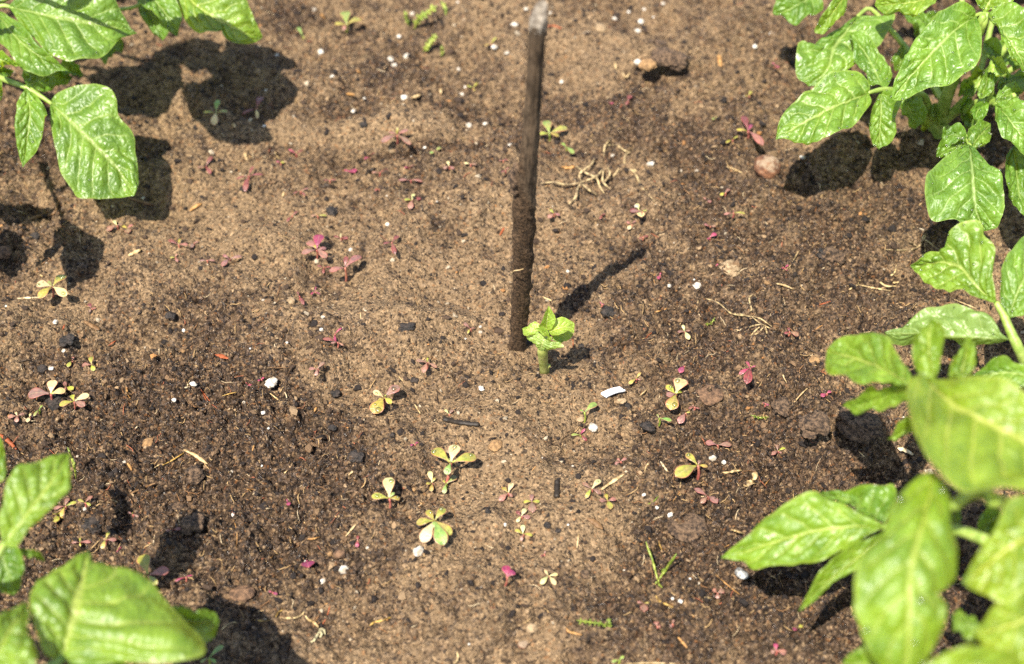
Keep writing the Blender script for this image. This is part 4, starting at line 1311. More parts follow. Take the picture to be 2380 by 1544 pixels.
def seedling(reg, cx, cy, tips, hues, wide=.62, rise=None, drops=0, label=None, kind="purslane seedling", name="purslane_seedling", foot=None, shape=1.0):
    SEEDN[0] += 1
    sd = SEEDN[0]
    r = random.Random(sd * 31)
    px, py = dpx(reg, cx, cy)
    g0 = ground(px, py)
    u = px_size(g0)
    rl = [math.hypot(*(np.subtract(dpx(reg, *q), (px, py)))) * u for q in tips]
    big = max(rl)
    hub_h = rise if rise is not None else min(.012, .35 * big)
    if foot is not None:
        base = gpt(reg, *foot)
    else:
        base = ground(px, py + hub_h / u * .62)
    root = empty(name, base)
    hub = at(px, py, base[2] + hub_h)
    hl = [HUE[c] for c in hues]
    if label is None:
        cs = []
        for c in hl:
            if c[1] not in cs:
                cs.append(c[1])
        sz = "sizeable" if big > .016 else ("small" if big > .008 else "tiny")
        what = f"{sz} {' and '.join(cs[:2])} {['one','two','three','four','five','six','seven'][len(tips)-1]}-leaved seedling"
        label = where(px, py, what)
    tag(root, label, kind, "weed seedlings dotted over the bed")
    v, f = tube_geo(catmull([base - np.array([0, 0, .002]), (base + hub) / 2 + np.array([.0006, 0, 0]), hub], 8), max(.0006, .055 * big) * np.array([1.1] * 4 + [1] * 4), 8)
    mesh_obj("stem", v, f, M_PSTEM if hues[0] != 'G' else M_GREEN, parent=root)
    tops = []
    for k, q in enumerate(tips):
        tx, ty = dpx(reg, *q)
        gz = float(ground(tx, ty)[2])
        hz = max(base[2] + hub_h * r.uniform(.85, 1.25), gz + .0018)
        tip = at(tx, ty, hz)
        st = hub + (tip - hub) * .06 + np.array([0, 0, .0002 * k])
        L = np.linalg.norm(tip - st)
        w = L * wide * r.uniform(.72, .98)
        o, tp = pad_leaf(root, st, tip, w, min(.0018, .16 * w + .0003), hl[min(k, len(hl) - 1)][0], sd * 10 + k, shape=shape)
        tops.append((tp, w))
    if drops:
        for tp, w in tops[:drops]:
            i, j = r.choice([9, 10, 11]), r.choice([3, 5, 7])
            v0, f0 = ICO3
            for q in range(r.choice([1, 2])):
                s = w * (r.uniform(.16, .26) if q == 0 else .09)
                p = tp[max(3, i - 3 * q), j if q == 0 else 10 - j]
                mesh_obj("water_drop", v0 * s * np.array([1, 1, .62]) + p + np.array([0, 0, s * .25]), [tuple(k) for k in f0], M_WATER, parent=root)
    return root


S = seedling
BIGL = dict(drops=4)
S('i', 1650, 300, [(1538, 215), (1682, 186), (1810, 262), (1622, 372), (1652, 268)], 'gwgGG', wide=.66, drops=4, foot=(1618, 430), rise=.017,
  label="largest purslane seedling, fat spoon leaves with water drops on a red stem")
S('h', 1335, 1430, [(1262, 1385), (1440, 1355), (1268, 1540), (1385, 1470), (1300, 1455), (1352, 1410)], 'wpgggg', wide=.72, drops=3, rise=.010,
  label="purslane seedling with one pink-tipped leaf and a fat drop on its lowest leaf")
S('i', 1550, 660, [(1500, 592), (1612, 578), (1436, 672), (1475, 795), (1655, 745), (1605, 812), (1545, 700)], 'gggwgGG', wide=.66, drops=2, rise=.008,
  label="purslane seedling of many leaves with a black clod lying on one of them")
S('k', 1125, 1305, [(1060, 1245), (1170, 1200), (1090, 1410), (1165, 1285), (1065, 1315)], 'gwggp', wide=.72, drops=3, rise=.010, label="purslane seedling holding one fat murky drop, up from the half-buried brown stone")
S('m', 1180, 315, [(1105, 240), (1040, 385), (1240, 322), (1192, 280)], 'gggp', wide=.55, drops=1, rise=.014, label="purslane seedling with two long olive leaves bordered in red, spread apart")
S('i', 1270, 520, [(1265, 388), (1158, 505), (1335, 520), (1302, 480)], 'wggG', wide=.62, drops=3, rise=.010, label="purslane seedling with one upright pale leaf and two green side leaves, by the charcoal")
S('f', 320, 1320, [(335, 1228), (412, 1295), (178, 1322), (345, 1300)], 'wwpg', wide=.85, rise=.008, label="pale seedling with round cream leaves beyond the black clod in the weedy patch")
S('f', 465, 1365, [(562, 1322), (372, 1390), (532, 1395), (452, 1322)], 'wgpg', wide=.6, rise=.008, label="yellow-green seedling at the sunny end of the weedy patch")
S('f', 330, 645, [(228, 628), (408, 572), (418, 705), (245, 718), (300, 610)], 'wgwgG', wide=.7, drops=3, rise=.012, label="round-leaved seedling touching a short white straw, drops on its leaves")
S('h', 885, 440, [(785, 465), (950, 430), (905, 338), (825, 385), (950, 495), (862, 405)], 'ppmppg', wide=.6, rise=.010, kind="pink seedling", name="pink_seedling", label="dense pink and magenta seedling cluster, the taller of the sprawling two")
S('h', 1075, 560, [(970, 585), (1180, 480), (1085, 482)], 'ppr', wide=.5, rise=.016, foot=(1080, 645), kind="pink seedling", name="pink_seedling", label="pink leggy seedling with two long leaves spread like wings")
S('m', 1300, 187, [(1226, 172), (1386, 187)], 'pp', wide=.62, kind="pink seedling", name="pink_seedling", label="flat pink pair of leaflets lying on dark crumb")
S('m', 1240, 505, [(1158, 458), (1200, 548), (1300, 548)], 'ppp', wide=.5, kind="pink seedling", name="pink_seedling", label="dusty rose seedling of long leaves lying on the dark damp soil")
S('i', 2000, 1005, [(1990, 935), (2045, 970)], 'mm', wide=.85, rise=.010, foot=(1985, 1055), kind="pink seedling", name="pink_seedling", label="bright magenta leaf standing on a thin stalk")
S('k', 1625, 1130, [(1598, 1082), (1662, 1112), (1550, 1170), (1600, 1235)], 'mmmr', wide=.4, rise=.012, kind="pink seedling", name="pink_seedling", label="magenta shrivelled seedling with a drooping tangle of leaves")
S('m', 255, 1000, [(230, 962), (312, 988), (206, 1050), (298, 1055)], 'wwww', wide=.5, label="star-shaped pale seedling with four narrow leaves")
S('k', 2135, 1300, [(2098, 1318), (2165, 1282)], 'mm', wide=.75, kind="pink seedling", name="pink_seedling", label="curled magenta petal-like leaf near the lowest green leaflet")
S('m', 85, 630, [(112, 580), (55, 595), (140, 638), (58, 665)], 'wrpw', wide=.58)
S('m', 95, 740, [(95, 680), (45, 712), (155, 748), (85, 780)], 'wggp', wide=.58)
S('m', 150, 540, [(150, 492), (200, 540), (98, 540), (155, 605)], 'pggp', wide=.6)
S('m', 520, 460, [(575, 402), (465, 420), (485, 515), (580, 490)], 'wpgp', wide=.5, drops=1)
S('m', 620, 535, [(608, 488), (570, 530), (672, 520), (640, 585)], 'gppg', wide=.62)
S('i', 2005, 485, [(2032, 420), (1952, 535), (1972, 450), (2032, 508)], 'wpgp', wide=.6, drops=1)
S('i', 1620, 430, [(1688, 380), (1602, 405), (1608, 488)], 'GgG', wide=.62, label="tiny green side seedling at the foot of the largest purslane")
S('i', 1535, 425, [(1518, 348), (1498, 430), (1530, 475), (1555, 388)], 'wggg', wide=.6)
S('m', 1675, 225, [(1665, 175), (1722, 203), (1700, 238), (1636, 248)], 'pgpp', wide=.5)
S('m', 700, 290, [(680, 268), (738, 268), (666, 307)], 'ppp')
S('m', 225, 865, [(236, 843), (208, 877)], 'pr')
S('m', 845, 1170, [(803, 1158), (878, 1163), (845, 1220)], 'pgp')
S('m', 1300, 1105, [(1270, 1080), (1342, 1088), (1302, 1138)], 'ppp', wide=.9, kind="pink seedling", name="pink_seedling")
S('m', 925, 1310, [(920, 1278), (950, 1312)], 'pp', wide=1.1, kind="pink seedling", name="pink_seedling")
S('m', 1020, 1295, [(1032, 1266), (1008, 1312)], 'pp', kind="pink seedling", name="pink_seedling")
S('m', 1665, 1460, [(1660, 1415), (1728, 1478), (1632, 1472)], 'mpp', wide=.8, kind="pink seedling", name="pink_seedling")
S('m', 1785, 1320, [(1775, 1335), (1830, 1308)], 'mg')
S('m', 690, 1520, [(722, 1495), (645, 1532)], 'GG')
S('m', 450, 125, [(394, 125), (482, 85), (490, 160)], 'Gmr', wide=.5)
S('k', 1185, 885, [(1172, 838), (1138, 886), (1214, 938), (1222, 878)], 'wpwp', wide=.55)
S('k', 1885, 885, [(1855, 898), (1948, 912), (1880, 856)], 'rpr', wide=.7)
S('k', 860, 1200, [(892, 1156), (812, 1236), (892, 1208)], 'ggp', wide=.55)
S('k', 1190, 1430, [(1222, 1422), (1148, 1500)], 'gp', wide=.6)
S('k', 1250, 1390, [(1285, 1400), (1235, 1372), (1212, 1397)], 'rpr', wide=.5)
S('k', 1015, 1465, [(1100, 1482), (1000, 1436)], 'GG', wide=.5, rise=.006)
S('k', 515, 1425, [(596, 1362), (485, 1408)], 'GG', wide=.5, rise=.010)
S('k', 1180, 1115, [(1197, 1093), (1153, 1160)], 'mm', kind="pink seedling", name="pink_seedling")
S('k', 1725, 1365, [(1708, 1358), (1748, 1378)], 'mm', kind="pink seedling", name="pink_seedling")
S('k', 310, 95, [(284, 66), (272, 124), (350, 105)], 'gpp')
S('k', 625, 108, [(652, 98), (620, 130)], 'rr')
S('k', 880, 75, [(865, 25), (897, 118), (818, 75)], 'wwr', wide=.6)
S('k', 830, 168, [(796, 148), (808, 200), (860, 142)], 'pwp')
S('k', 905, 250, [(882, 262), (943, 244)], 'rr')
S('k', 1510, 90, [(1448, 100), (1592, 95), (1512, 72)], 'pgr', wide=.35)
S('k', 1355, 178, [(1318, 170), (1393, 180)], 'pp')
S('k', 1352, 255, [(1340, 265), (1398, 228)], 'mm', kind="pink seedling", name="pink_seedling")
S('k', 1018, 508, [(1026, 488), (1008, 533)], 'mm', kind="pink seedling", name="pink_seedling")
S('k', 1395, 442, [(1410, 430), (1380, 455)], 'mm', kind="pink seedling", name="pink_seedling")
S('k', 1855, 460, [(1832, 455), (1872, 474), (1882, 436)], 'mmm', kind="pink seedling", name="pink_seedling")
S('k', 630, 700, [(618, 684), (648, 702)], 'mm', kind="pink seedling", name="pink_seedling")
S('f', 575, 780, [(558, 748), (602, 780), (560, 802)], 'rpp')
S('f', 575, 1135, [(570, 1082), (515, 1136), (590, 1172)], 'gpg')
S('f', 450, 1110, [(462, 1082), (426, 1148)], 'pg')
S('f', 420, 1275, [(400, 1240), (460, 1290), (395, 1300)], 'pgp')
S('f', 735, 260, [(712, 228), (670, 292), (768, 248)], 'wpp')
S('f', 800, 280, [(832, 252), (768, 262), (806, 306)], 'pgp')
S('f', 1120, 380, [(1055, 350), (1130, 342), (1180, 382)], 'rgp', wide=.4)
S('f', 1215, 370, [(1245, 360), (1200, 400)], 'pp')
S('f', 1100, 462, [(1066, 460), (1110, 436), (1116, 486)], 'gpp')
S('f', 110, 1455, [(50, 1462), (98, 1428), (155, 1440), (105, 1494)], 'pwpp')
S('f', 185, 1462, [(193, 1438), (173, 1494)], 'ww')
S('f', 245, 1415, [(268, 1385), (212, 1456)], 'GG', wide=.4)
S('h', 930, 560, [(888, 544), (978, 554), (930, 598)], 'rrr', wide=.35, kind="pink seedling", name="pink_seedling")
S('h', 1388, 390, [(1330, 398), (1434, 345), (1408, 470)], 'rrr', wide=.38, rise=.006, label="red seedling with three arms on the bare sandy soil", kind="pink seedling", name="pink_seedling")
S('h', 1045, 362, [(1000, 348), (1046, 330), (1093, 367)], 'rwr', wide=.4, kind="pink seedling", name="pink_seedling")
S('h', 150, 510, [(102, 513), (203, 512)], 'pp', wide=.45, kind="pink seedling", name="pink_seedling")
S('h', 302, 502, [(255, 472), (384, 484), (252, 550)], 'ppp', wide=.4, kind="pink seedling", name="pink_seedling")
S('h', 718, 212, [(686, 250), (758, 182)], 'rr', wide=.35, kind="pink seedling", name="pink_seedling")
S('h', 890, 213, [(845, 210), (952, 210)], 'pg', wide=.4)
S('h', 872, 722, [(880, 685), (846, 740), (908, 737)], 'mmm', wide=.3, kind="pink seedling", name="pink_seedling")
S('h', 768, 750, [(754, 716), (798, 806)], 'rr', wide=.3, kind="pink seedling", name="pink_seedling")
S('h', 1005, 1005, [(1054, 960), (1008, 1062)], 'mm', wide=.25, kind="pink seedling", name="pink_seedling")
S('h', 1025, 1058, [(1064, 1080), (980, 1064), (925, 1035)], 'ppr', wide=.4)
S('h', 890, 1238, [(832, 1236), (934, 1190), (880, 1284)], 'ppp', wide=.55)
S('h', 1625, 1195, [(1550, 1178), (1690, 1228), (1598, 1262), (1628, 1160)], 'pppg', wide=.48, rise=.006)
S('h', 1770, 1540, [(1742, 1508), (1798, 1510)], 'wp', wide=.55)
S('h', 1912, 968, [(1868, 928), (1895, 1000), (1944, 962)], 'pgp', wide=.45)
S('h', 425, 1342, [(410, 1328), (448, 1352)], 'mm', wide=.8, kind="pink seedling", name="pink_seedling")
S('h', 512, 1306, [(492, 1318), (534, 1294)], 'mm', kind="pink seedling", name="pink_seedling")
S('i', 1425, 182, [(1448, 168), (1395, 192)], 'mm', kind="pink seedling", name="pink_seedling")
S('i', 1070, 782, [(1076, 748), (1070, 820)], 'rm', kind="pink seedling", name="pink_seedling")
S('i', 765, 915, [(768, 945), (754, 900)], 'mm', wide=.8, kind="pink seedling", name="pink_seedling")
S('i', 545, 1100, [(522, 1093), (574, 1114)], 'mm', kind="pink seedling", name="pink_seedling")
S('i', 640, 542, [(632, 522), (648, 560)], 'mm', kind="pink seedling", name="pink_seedling")
S('e', 955, 975, [(918, 842), (1090, 942), (1012, 1034)], 'gpg', wide=.6, rise=.010, label="shaded purslane seedling with a round wet leaf, beside the big soft leaf's rim")
S('e', 680, 745, [(704, 690), (750, 746), (658, 804)], 'gpg', wide=.5)
S('e', 515, 762, [(516, 730), (460, 763), (585, 761), (518, 786)], 'gppg', wide=.4)
S('e', 420, 530, [(495, 502), (392, 596), (345, 546), (440, 475)], 'ggpp', wide=.5)
S('e', 548, 506, [(502, 486), (594, 462), (584, 524)], 'gpg', wide=.5)
S('e', 855, 582, [(822, 564), (894, 596), (852, 566)], 'ppg', wide=.35)
S('e', 375, 592, [(346, 580), (403, 606), (358, 634), (386, 570)], 'gggg', wide=.55)
S('e', 1110, 680, [(1072, 690), (1164, 676)], 'pr', wide=.35)
S('e', 1195, 985, [(1126, 1012), (1240, 972)], 'mm', wide=.25, kind="pink seedling", name="pink_seedling")
S('e', 765, 810, [(778, 796), (750, 822)], 'mm', kind="pink seedling", name="pink_seedling")
S('e', 1345, 1505, [(1438, 1425), (1290, 1535), (1390, 1535)], 'GGG', wide=.5, rise=.010)
S('g', 1140, 180, [(1130, 85), (1055, 172), (1238, 138), (1118, 212)], 'Gggp', wide=.55, rise=.010)
S('g', 222, 800, [(236, 705), (130, 795), (304, 788), (208, 885)], 'Gggw', wide=.5, rise=.010)
S('g', 505, 770, [(545, 682), (408, 805), (515, 835)], 'rrw', wide=.35, rise=.008)
S('g', 1495, 955, [(1500, 895), (1572, 918), (1385, 1004), (1590, 1022), (1436, 932)], 'gpppp', wide=.42, rise=.010)
S('g', 1760, 1068, [(1803, 1040), (1730, 1084)], 'GG', wide=.6)
S('g', 1860, 1172, [(1850, 1136), (1894, 1192), (1822, 1190)], 'wpp')
S('g', 2010, 1157, [(1966, 1150), (2054, 1160)], 'wp')
S('g', 785, 1088, [(730, 1052), (834, 1056)], 'mr', wide=.35)
S('g', 675, 1146, [(645, 1138), (703, 1148)], 'mg', wide=.7)
S('g', 1160, 1212, [(1122, 1198), (1198, 1218)], 'mm', wide=.5)
S('g', 1372, 1216, [(1316, 1216), (1434, 1198)], 'pr', wide=.4)
S('g', 450, 1242, [(486, 1172), (554, 1230), (364, 1262), (426, 1350)], 'rrrr', wide=.25, label="red four-armed seedling in front of the leaf shadow")
S('g', 150, 1175, [(194, 1102), (96, 1184), (184, 1226)], 'rpr', wide=.4)
S('g', 1020, 1272, [(982, 1268), (1064, 1266)], 'rr', wide=.4)
S('g', 815, 1348, [(766, 1362), (874, 1326), (850, 1380)], 'rpr', wide=.25)
S('g', 1300, 1112, [(1268, 1124), (1334, 1080)], 'mr', wide=.35)
S('g', 1590, 1270, [(1506, 1272), (1622, 1266), (1674, 1280)], 'prp', wide=.35)
S('g', 1368, 1333, [(1336, 1342), (1394, 1318)], 'rp')
S('g', 1600, 1412, [(1612, 1365), (1546, 1408), (1664, 1400), (1588, 1474)], 'wgrp', wide=.5)
S('g', 1578, 1182, [(1546, 1182), (1610, 1168)], 'mp')
S('g', 2255, 1202, [(2284, 1178), (2232, 1214)], 'rr', wide=.35)
S('g', 2240, 1132, [(2212, 1132), (2274, 1124)], 'pr')
S('g', 2030, 625, [(1986, 605), (2062, 584), (2040, 645)], 'ggg', wide=.35)
S('g', 830, 255, [(795, 195), (845, 275)], 'Gg', wide=.4)
S('g', 2155, 315, [(2110, 325), (2195, 265)], 'gg', wide=.35)
S('j', 300, 965, [(275, 870), (220, 965), (430, 920), (370, 980)], 'Gggg', wide=.55, rise=.010, label="green seedling half hidden behind the stick")
S('j', 420, 1058, [(388, 1028), (474, 1106), (445, 1078)], 'GGG', wide=.6)
S('j', 1725, 945, [(1688, 835), (1640, 935), (1830, 1045), (1752, 895)], 'rgpm', wide=.4, rise=.008)
S('j', 1610, 1008, [(1566, 1028), (1656, 980)], 'gg', wide=.4)
S('j', 862, 728, [(850, 752), (882, 686)], 'rr')
S('j', 740, 740, [(728, 735), (752, 748)], 'mm', wide=.8)
S('j', 1920, 470, [(1896, 450), (1945, 490)], 'mm', wide=.6)
S('j', 1730, 692, [(1702, 690), (1748, 655)], 'gg')
S('j', 1560, 1385, [(1526, 1404), (1594, 1356)], 'gp')
S('j', 1430, 1440, [(1406, 1418), (1454, 1456)], 'pp')
S('j', 1485, 850, [(1470, 862), (1504, 840)], 'GG', wide=.6)
S('j', 965, 1520, [(880, 1520), (1000, 1510), (960, 1545)], 'pgp', wide=.4)


# ------------------------------------------------------------------ grains of perlite
ROCKS = {}


def rock(name, reg, x, y, r, mat, what, cat, group, squash=.75, rough=.25, seed=0, base=ICO3, stretch=1.0, turn=0.0, sink=.35, fine=.06, label=None, dims=None):
    px, py = dpx(reg, x, y)
    g = ground(px, py)
    u = px_size(g)
    R = r * REG[reg][2] * u
    key = (mat.name, seed % 6, len(base[0]), round(rough, 2))
    if key not in ROCKS:
        v, f = lump(base, seed % 6 + 1, rough, 1.7, fine)
        ROCKS[key] = mesh_data(name, v, [tuple(q) for q in f], mat)
    o = bpy.data.objects.new(name, ROCKS[key])
    link(o)
    rx, ry, rz = R * stretch, R, R * squash
    if dims:
        rx, ry, rz = [R * k for k in dims]
    o.scale = (rx, ry, rz)
    o.rotation_euler = (0, 0, turn)
    o.location = (float(g[0]), float(g[1]), float(g[2] + rz * (1 - 2 * sink)))
    tag(o, label or where(px, py, what), cat, group)
    return o


PERL = dict(f=[(350, 865, 18), (400, 1045, 17), (320, 1155, 20), (983, 852, 13), (1153, 918, 14), (680, 985, 12), (1215, 1255, 21), (1093, 1355, 18), (950, 1010, 9), (38, 765, 9), (292, 493, 8), (437, 620, 7),
               (895, 90, 14), (722, 275, 8), (613, 1395, 14), (910, 1025, 8)],
            h=[(1358, 270, 18), (925, 890, 16), (918, 975, 17), (548, 868, 12), (1115, 440, 19), (1980, 955, 12), (1980, 990, 14), (1880, 1035, 10), (1988, 1368, 23), (398, 1460, 15), (525, 1530, 19), (685, 1060, 12), (440, 1100, 9), (205, 855, 8), (320, 885, 8), (1690, 115, 9), (525, 775, 10)],
            g=[(1450, 420, 25), (1570, 405, 33), (1475, 462, 19), (1605, 103, 22), (1510, 260, 20), (1038, 545, 20), (955, 370, 28), (1545, 695, 34), (1948, 670, 22), (1975, 615, 16), (1925, 490, 20), (1187, 785, 19), (2000, 888, 29),
               (2280, 1028, 26), (2115, 875, 17), (910, 70, 20), (2180, 335, 28), (2265, 375, 18), (2320, 180, 24), (1970, 35, 15), (1920, 20, 15), (1265, 695, 12), (1425, 1380, 11), (1775, 1420, 10), (1690, 1040, 13), (1595, 1105, 10), (560, 890, 14), (650, 390, 15), (2165, 580, 12), (2205, 570, 12), (575, 640, 16)],
            j=[(300, 100, 20), (135, 68, 22), (770, 138, 22), (930, 228, 30), (932, 450, 32), (955, 160, 28), (388, 590, 18), (750, 1118, 18), (1025, 1180, 25), (1240, 1228, 18), (1355, 1225, 16), (1335, 1200, 10),
               (928, 1478, 21), (755, 860, 14), (1895, 250, 22), (1775, 337, 22), (1115, 30, 18), (980, 70, 15), (45, 180, 24), (2115, 1133, 20), (2085, 1315, 18), (968, 705, 16), (1350, 620, 10), (870, 90, 14), (1045, 128, 12), (370, 980, 10)],
            k=[(1083, 578, 17), (1150, 587, 8), (1265, 580, 32), (740, 645, 6), (1147, 432, 11), (1115, 290, 7), (1250, 535, 7), (1690, 285, 8), (405, 480, 18), (530, 1297, 8), (600, 170, 9), (1870, 130, 8)],
            m=[(215, 268, 8), (1080, 135, 15), (530, 80, 32), (1270, 270, 26), (1340, 295, 18), (925, 575, 14), (1008, 620, 17), (1128, 1015, 13), (1183, 1043, 12), (1070, 1155, 17), (1022, 1138, 13), (720, 960, 10), (845, 495, 12), (405, 317, 8), (375, 680, 8)],
            i=[(297, 618, 18), (1130, 825, 14), (985, 960, 36), (860, 1030, 26), (775, 83, 10), (520, 83, 10), (1988, 682, 13), (1293, 1153, 10), (290, 353, 15), (1840, 1070, 8), (1763, 1420, 9), (100, 380, 8), (745, 905, 8), (480, 315, 8)],
            e=[(497, 207, 12), (800, 245, 14), (1497, 582, 20), (687, 545, 17), (545, 545, 14), (1685, 265, 7), (1515, 510, 7)],
            c=[(345, 1465, 11), (1800, 1510, 20), (845, 1365, 8)])
pk = 0
for rg, rows in PERL.items():
    for (x, y, r) in rows:
        pk += 1
        q = random.Random(pk)
        size = "large" if r * REG[rg][2] > 9 else ("mid-sized" if r * REG[rg][2] > 5.5 else "tiny")
        shp = q.choice(["roundish", "angular", "oval", "knobbly"])
        st = dict(roundish=1.0, angular=1.1, oval=1.35, knobbly=1.05)[shp]
        rock("perlite_grain", rg, x, y, r * .80, M_PERL, f"{size} {shp} white perlite grain", "perlite grain", "white perlite grains", .7, .16 if shp in ("roundish", "oval") else .26, pk, ICO3, st, q.uniform(0, 3), .36)
rock("perlite_grain", 'h', 583, 1335, 34, M_PERL, "", "perlite grain", "white perlite grains", .8, .3, 3, ICO4, 1.05, .3, .25, .12, label="biggest perlite lump, white and pitted, on dark crumb")
rock("perlite_grain", 'i', 1450, 850, 32, M_PERL, "", "perlite grain", "white perlite grains", .75, .3, 4, ICO4, .95, .1, .25, .12, label="square bright white perlite lump in front of the many-leaved purslane")

ST = rock
ST("reddish_stone", 'b', 190, 1150, 92, M_REDST, "", "stone", None, .8, .12, 2, ICO4, 1.0, .4, .22, .02, label="reddish stone with a pale dusty top by the far bushy plant")
ST("orange_stone", 'j', 1003, 480, 58, M_ORST, "", "stone", None, .6, .25, 5, ICO4, 1.1, .5, .25, label="orange-tan stone touching a white perlite grain near the far edge")
ST("brown_stone", 'k', 1345, 1315, 78, M_BRST, "", "stone", None, .42, .12, 1, ICO4, 1.15, -.3, .35, .02, label="smooth brown stone half buried in damp soil")
ST("tan_pebble", 'm', 152, 1325, 34, M_TAN, "", "pebble", None, .6, .15, 2, ICO3, 1.1, 0, .3, label="flat tan pebble near the bed's near edge")
ST("red_pebble", 'm', 96, 1425, 27, M_REDST, "", "pebble", None, .6, .25, 3, ICO3, 1.1, 0, .2, label="red glassy pebble near the bed's near edge")
ST("striped_pebble", 'd', 305, 990, 34, M_GRST, "", "pebble", None, .7, .12, 4, ICO3, 1.35, -.9, .2, label="grey snail-like pebble in the shade of the spiky leaf tip")
ST("tan_pebble", 'h', 715, 795, 34, M_TAN, "", "pebble", None, .8, .3, 5, ICO3, 1.0, 0, .2, label="knobbly cream-tan pebble by a thin red seedling")
ST("orange_pebble", 'e', 962, 126, 36, M_ORST, "", "pebble", None, .6, .12, 1, ICO3, 1.3, .2, .25, label="oval amber pebble on the dark crumb near the wood chip")
ST("orange_pebble", 'f', 1150, 1047, 16, M_ORST, "", "pebble", None, .7, .15, 2, ICO2, 1.0, 0, .3, label="tiny rust-orange pebble near the edge of the dark crumb")
ST("brown_stone", 'f', 32, 440, 46, M_BRST, "", "stone", None, .8, .2, 6, ICO4, 1.0, 0, .3, label="round brown stone in the leaf shade at the bed's side")
ST("brown_stone", 'e', 1562, 1092, 58, M_BRST, "", "stone", None, .5, .22, 4, ICO4, 1.3, -.2, .3, label="flat brown stone lying by the pointed leaf shadow")
ST("tan_pebble", 'g', 1468, 1062, 30, M_TAN, "tan rounded pebble", "pebble", None, .8, .2, 3, ICO3, 1.0, 0, .3)
ST("orange_pebble", 'i', 902, 862, 18, M_ORST, "honey-coloured little pebble", "pebble", None, .8, .2, 3, ICO2, 1.0, 0, .3)
ST("brown_stone", 'i', 965, 865, 32, M_BRST, "dark reddish little stone", "stone", None, .7, .25, 2, ICO3, 1.2, 0, .3)
ST("orange_pebble", 'i', 1925, 190, 40, M_ORST, "", "pebble", None, .35, .22, 4, ICO3, 1.1, .6, .35, label="flat amber pebble in the sandy soil beyond the four-leaved seedlings")
ST("orange_pebble", 'i', 1420, 465, 16, M_ORST, "amber bead-like pebble", "pebble", None, .8, .1, 5, ICO2, 1.0, 0, .3)
ST("orange_pebble", 'k', 1735, 560, 18, M_ORST, "rust-coloured small pebble", "pebble", None, .7, .2, 1, ICO2, 1.1, 0, .3)
ST("orange_pebble", 'j', 1810, 805, 20, M_ORST, "yellow-orange small pebble", "pebble", None, .8, .15, 3, ICO2, 1.0, 0, .3)
ST("brown_stone", 'k', 2055, 1075, 36, M_ORST, "dusty orange flat pebble", "pebble", None, .5, .2, 2, ICO3, 1.1, 0, .35)
ST("tan_pebble", 'k', 760, 1352, 26, M_TAN, "pale tan pebble", "pebble", None, .6, .2, 1, ICO3, 1.2, 0, .3)
ST("tan_pebble", 'k', 490, 1472, 24, M_TAN, "cream seed-like pebble", "pebble", None, .7, .2, 4, ICO3, 1.2, .4, .25)
ST("tan_pebble", 'k', 1025, 230, 28, M_TAN, "sandy knobbly pebble", "pebble", None, .5, .25, 5, ICO3, 1.2, 0, .35)
ST("tan_pebble", 'j', 665, 215, 46, M_TAN, "tan crusty far pebble", "pebble", None, .7, .28, 2, ICO3, 1.0, 0, .35)
ST("tan_pebble", 'd', 1585, 1330, 22, M_ORST, "amber pebble in the deep leaf shade", "pebble", None, .8, .15, 2, ICO3, 1.0, 0, .3)
ST("tan_pebble", 'c', 370, 1440, 26, M_ORST, "amber lump at the foot of the big clod", "pebble", None, .8, .3, 2, ICO3, 1.0, 0, .3)
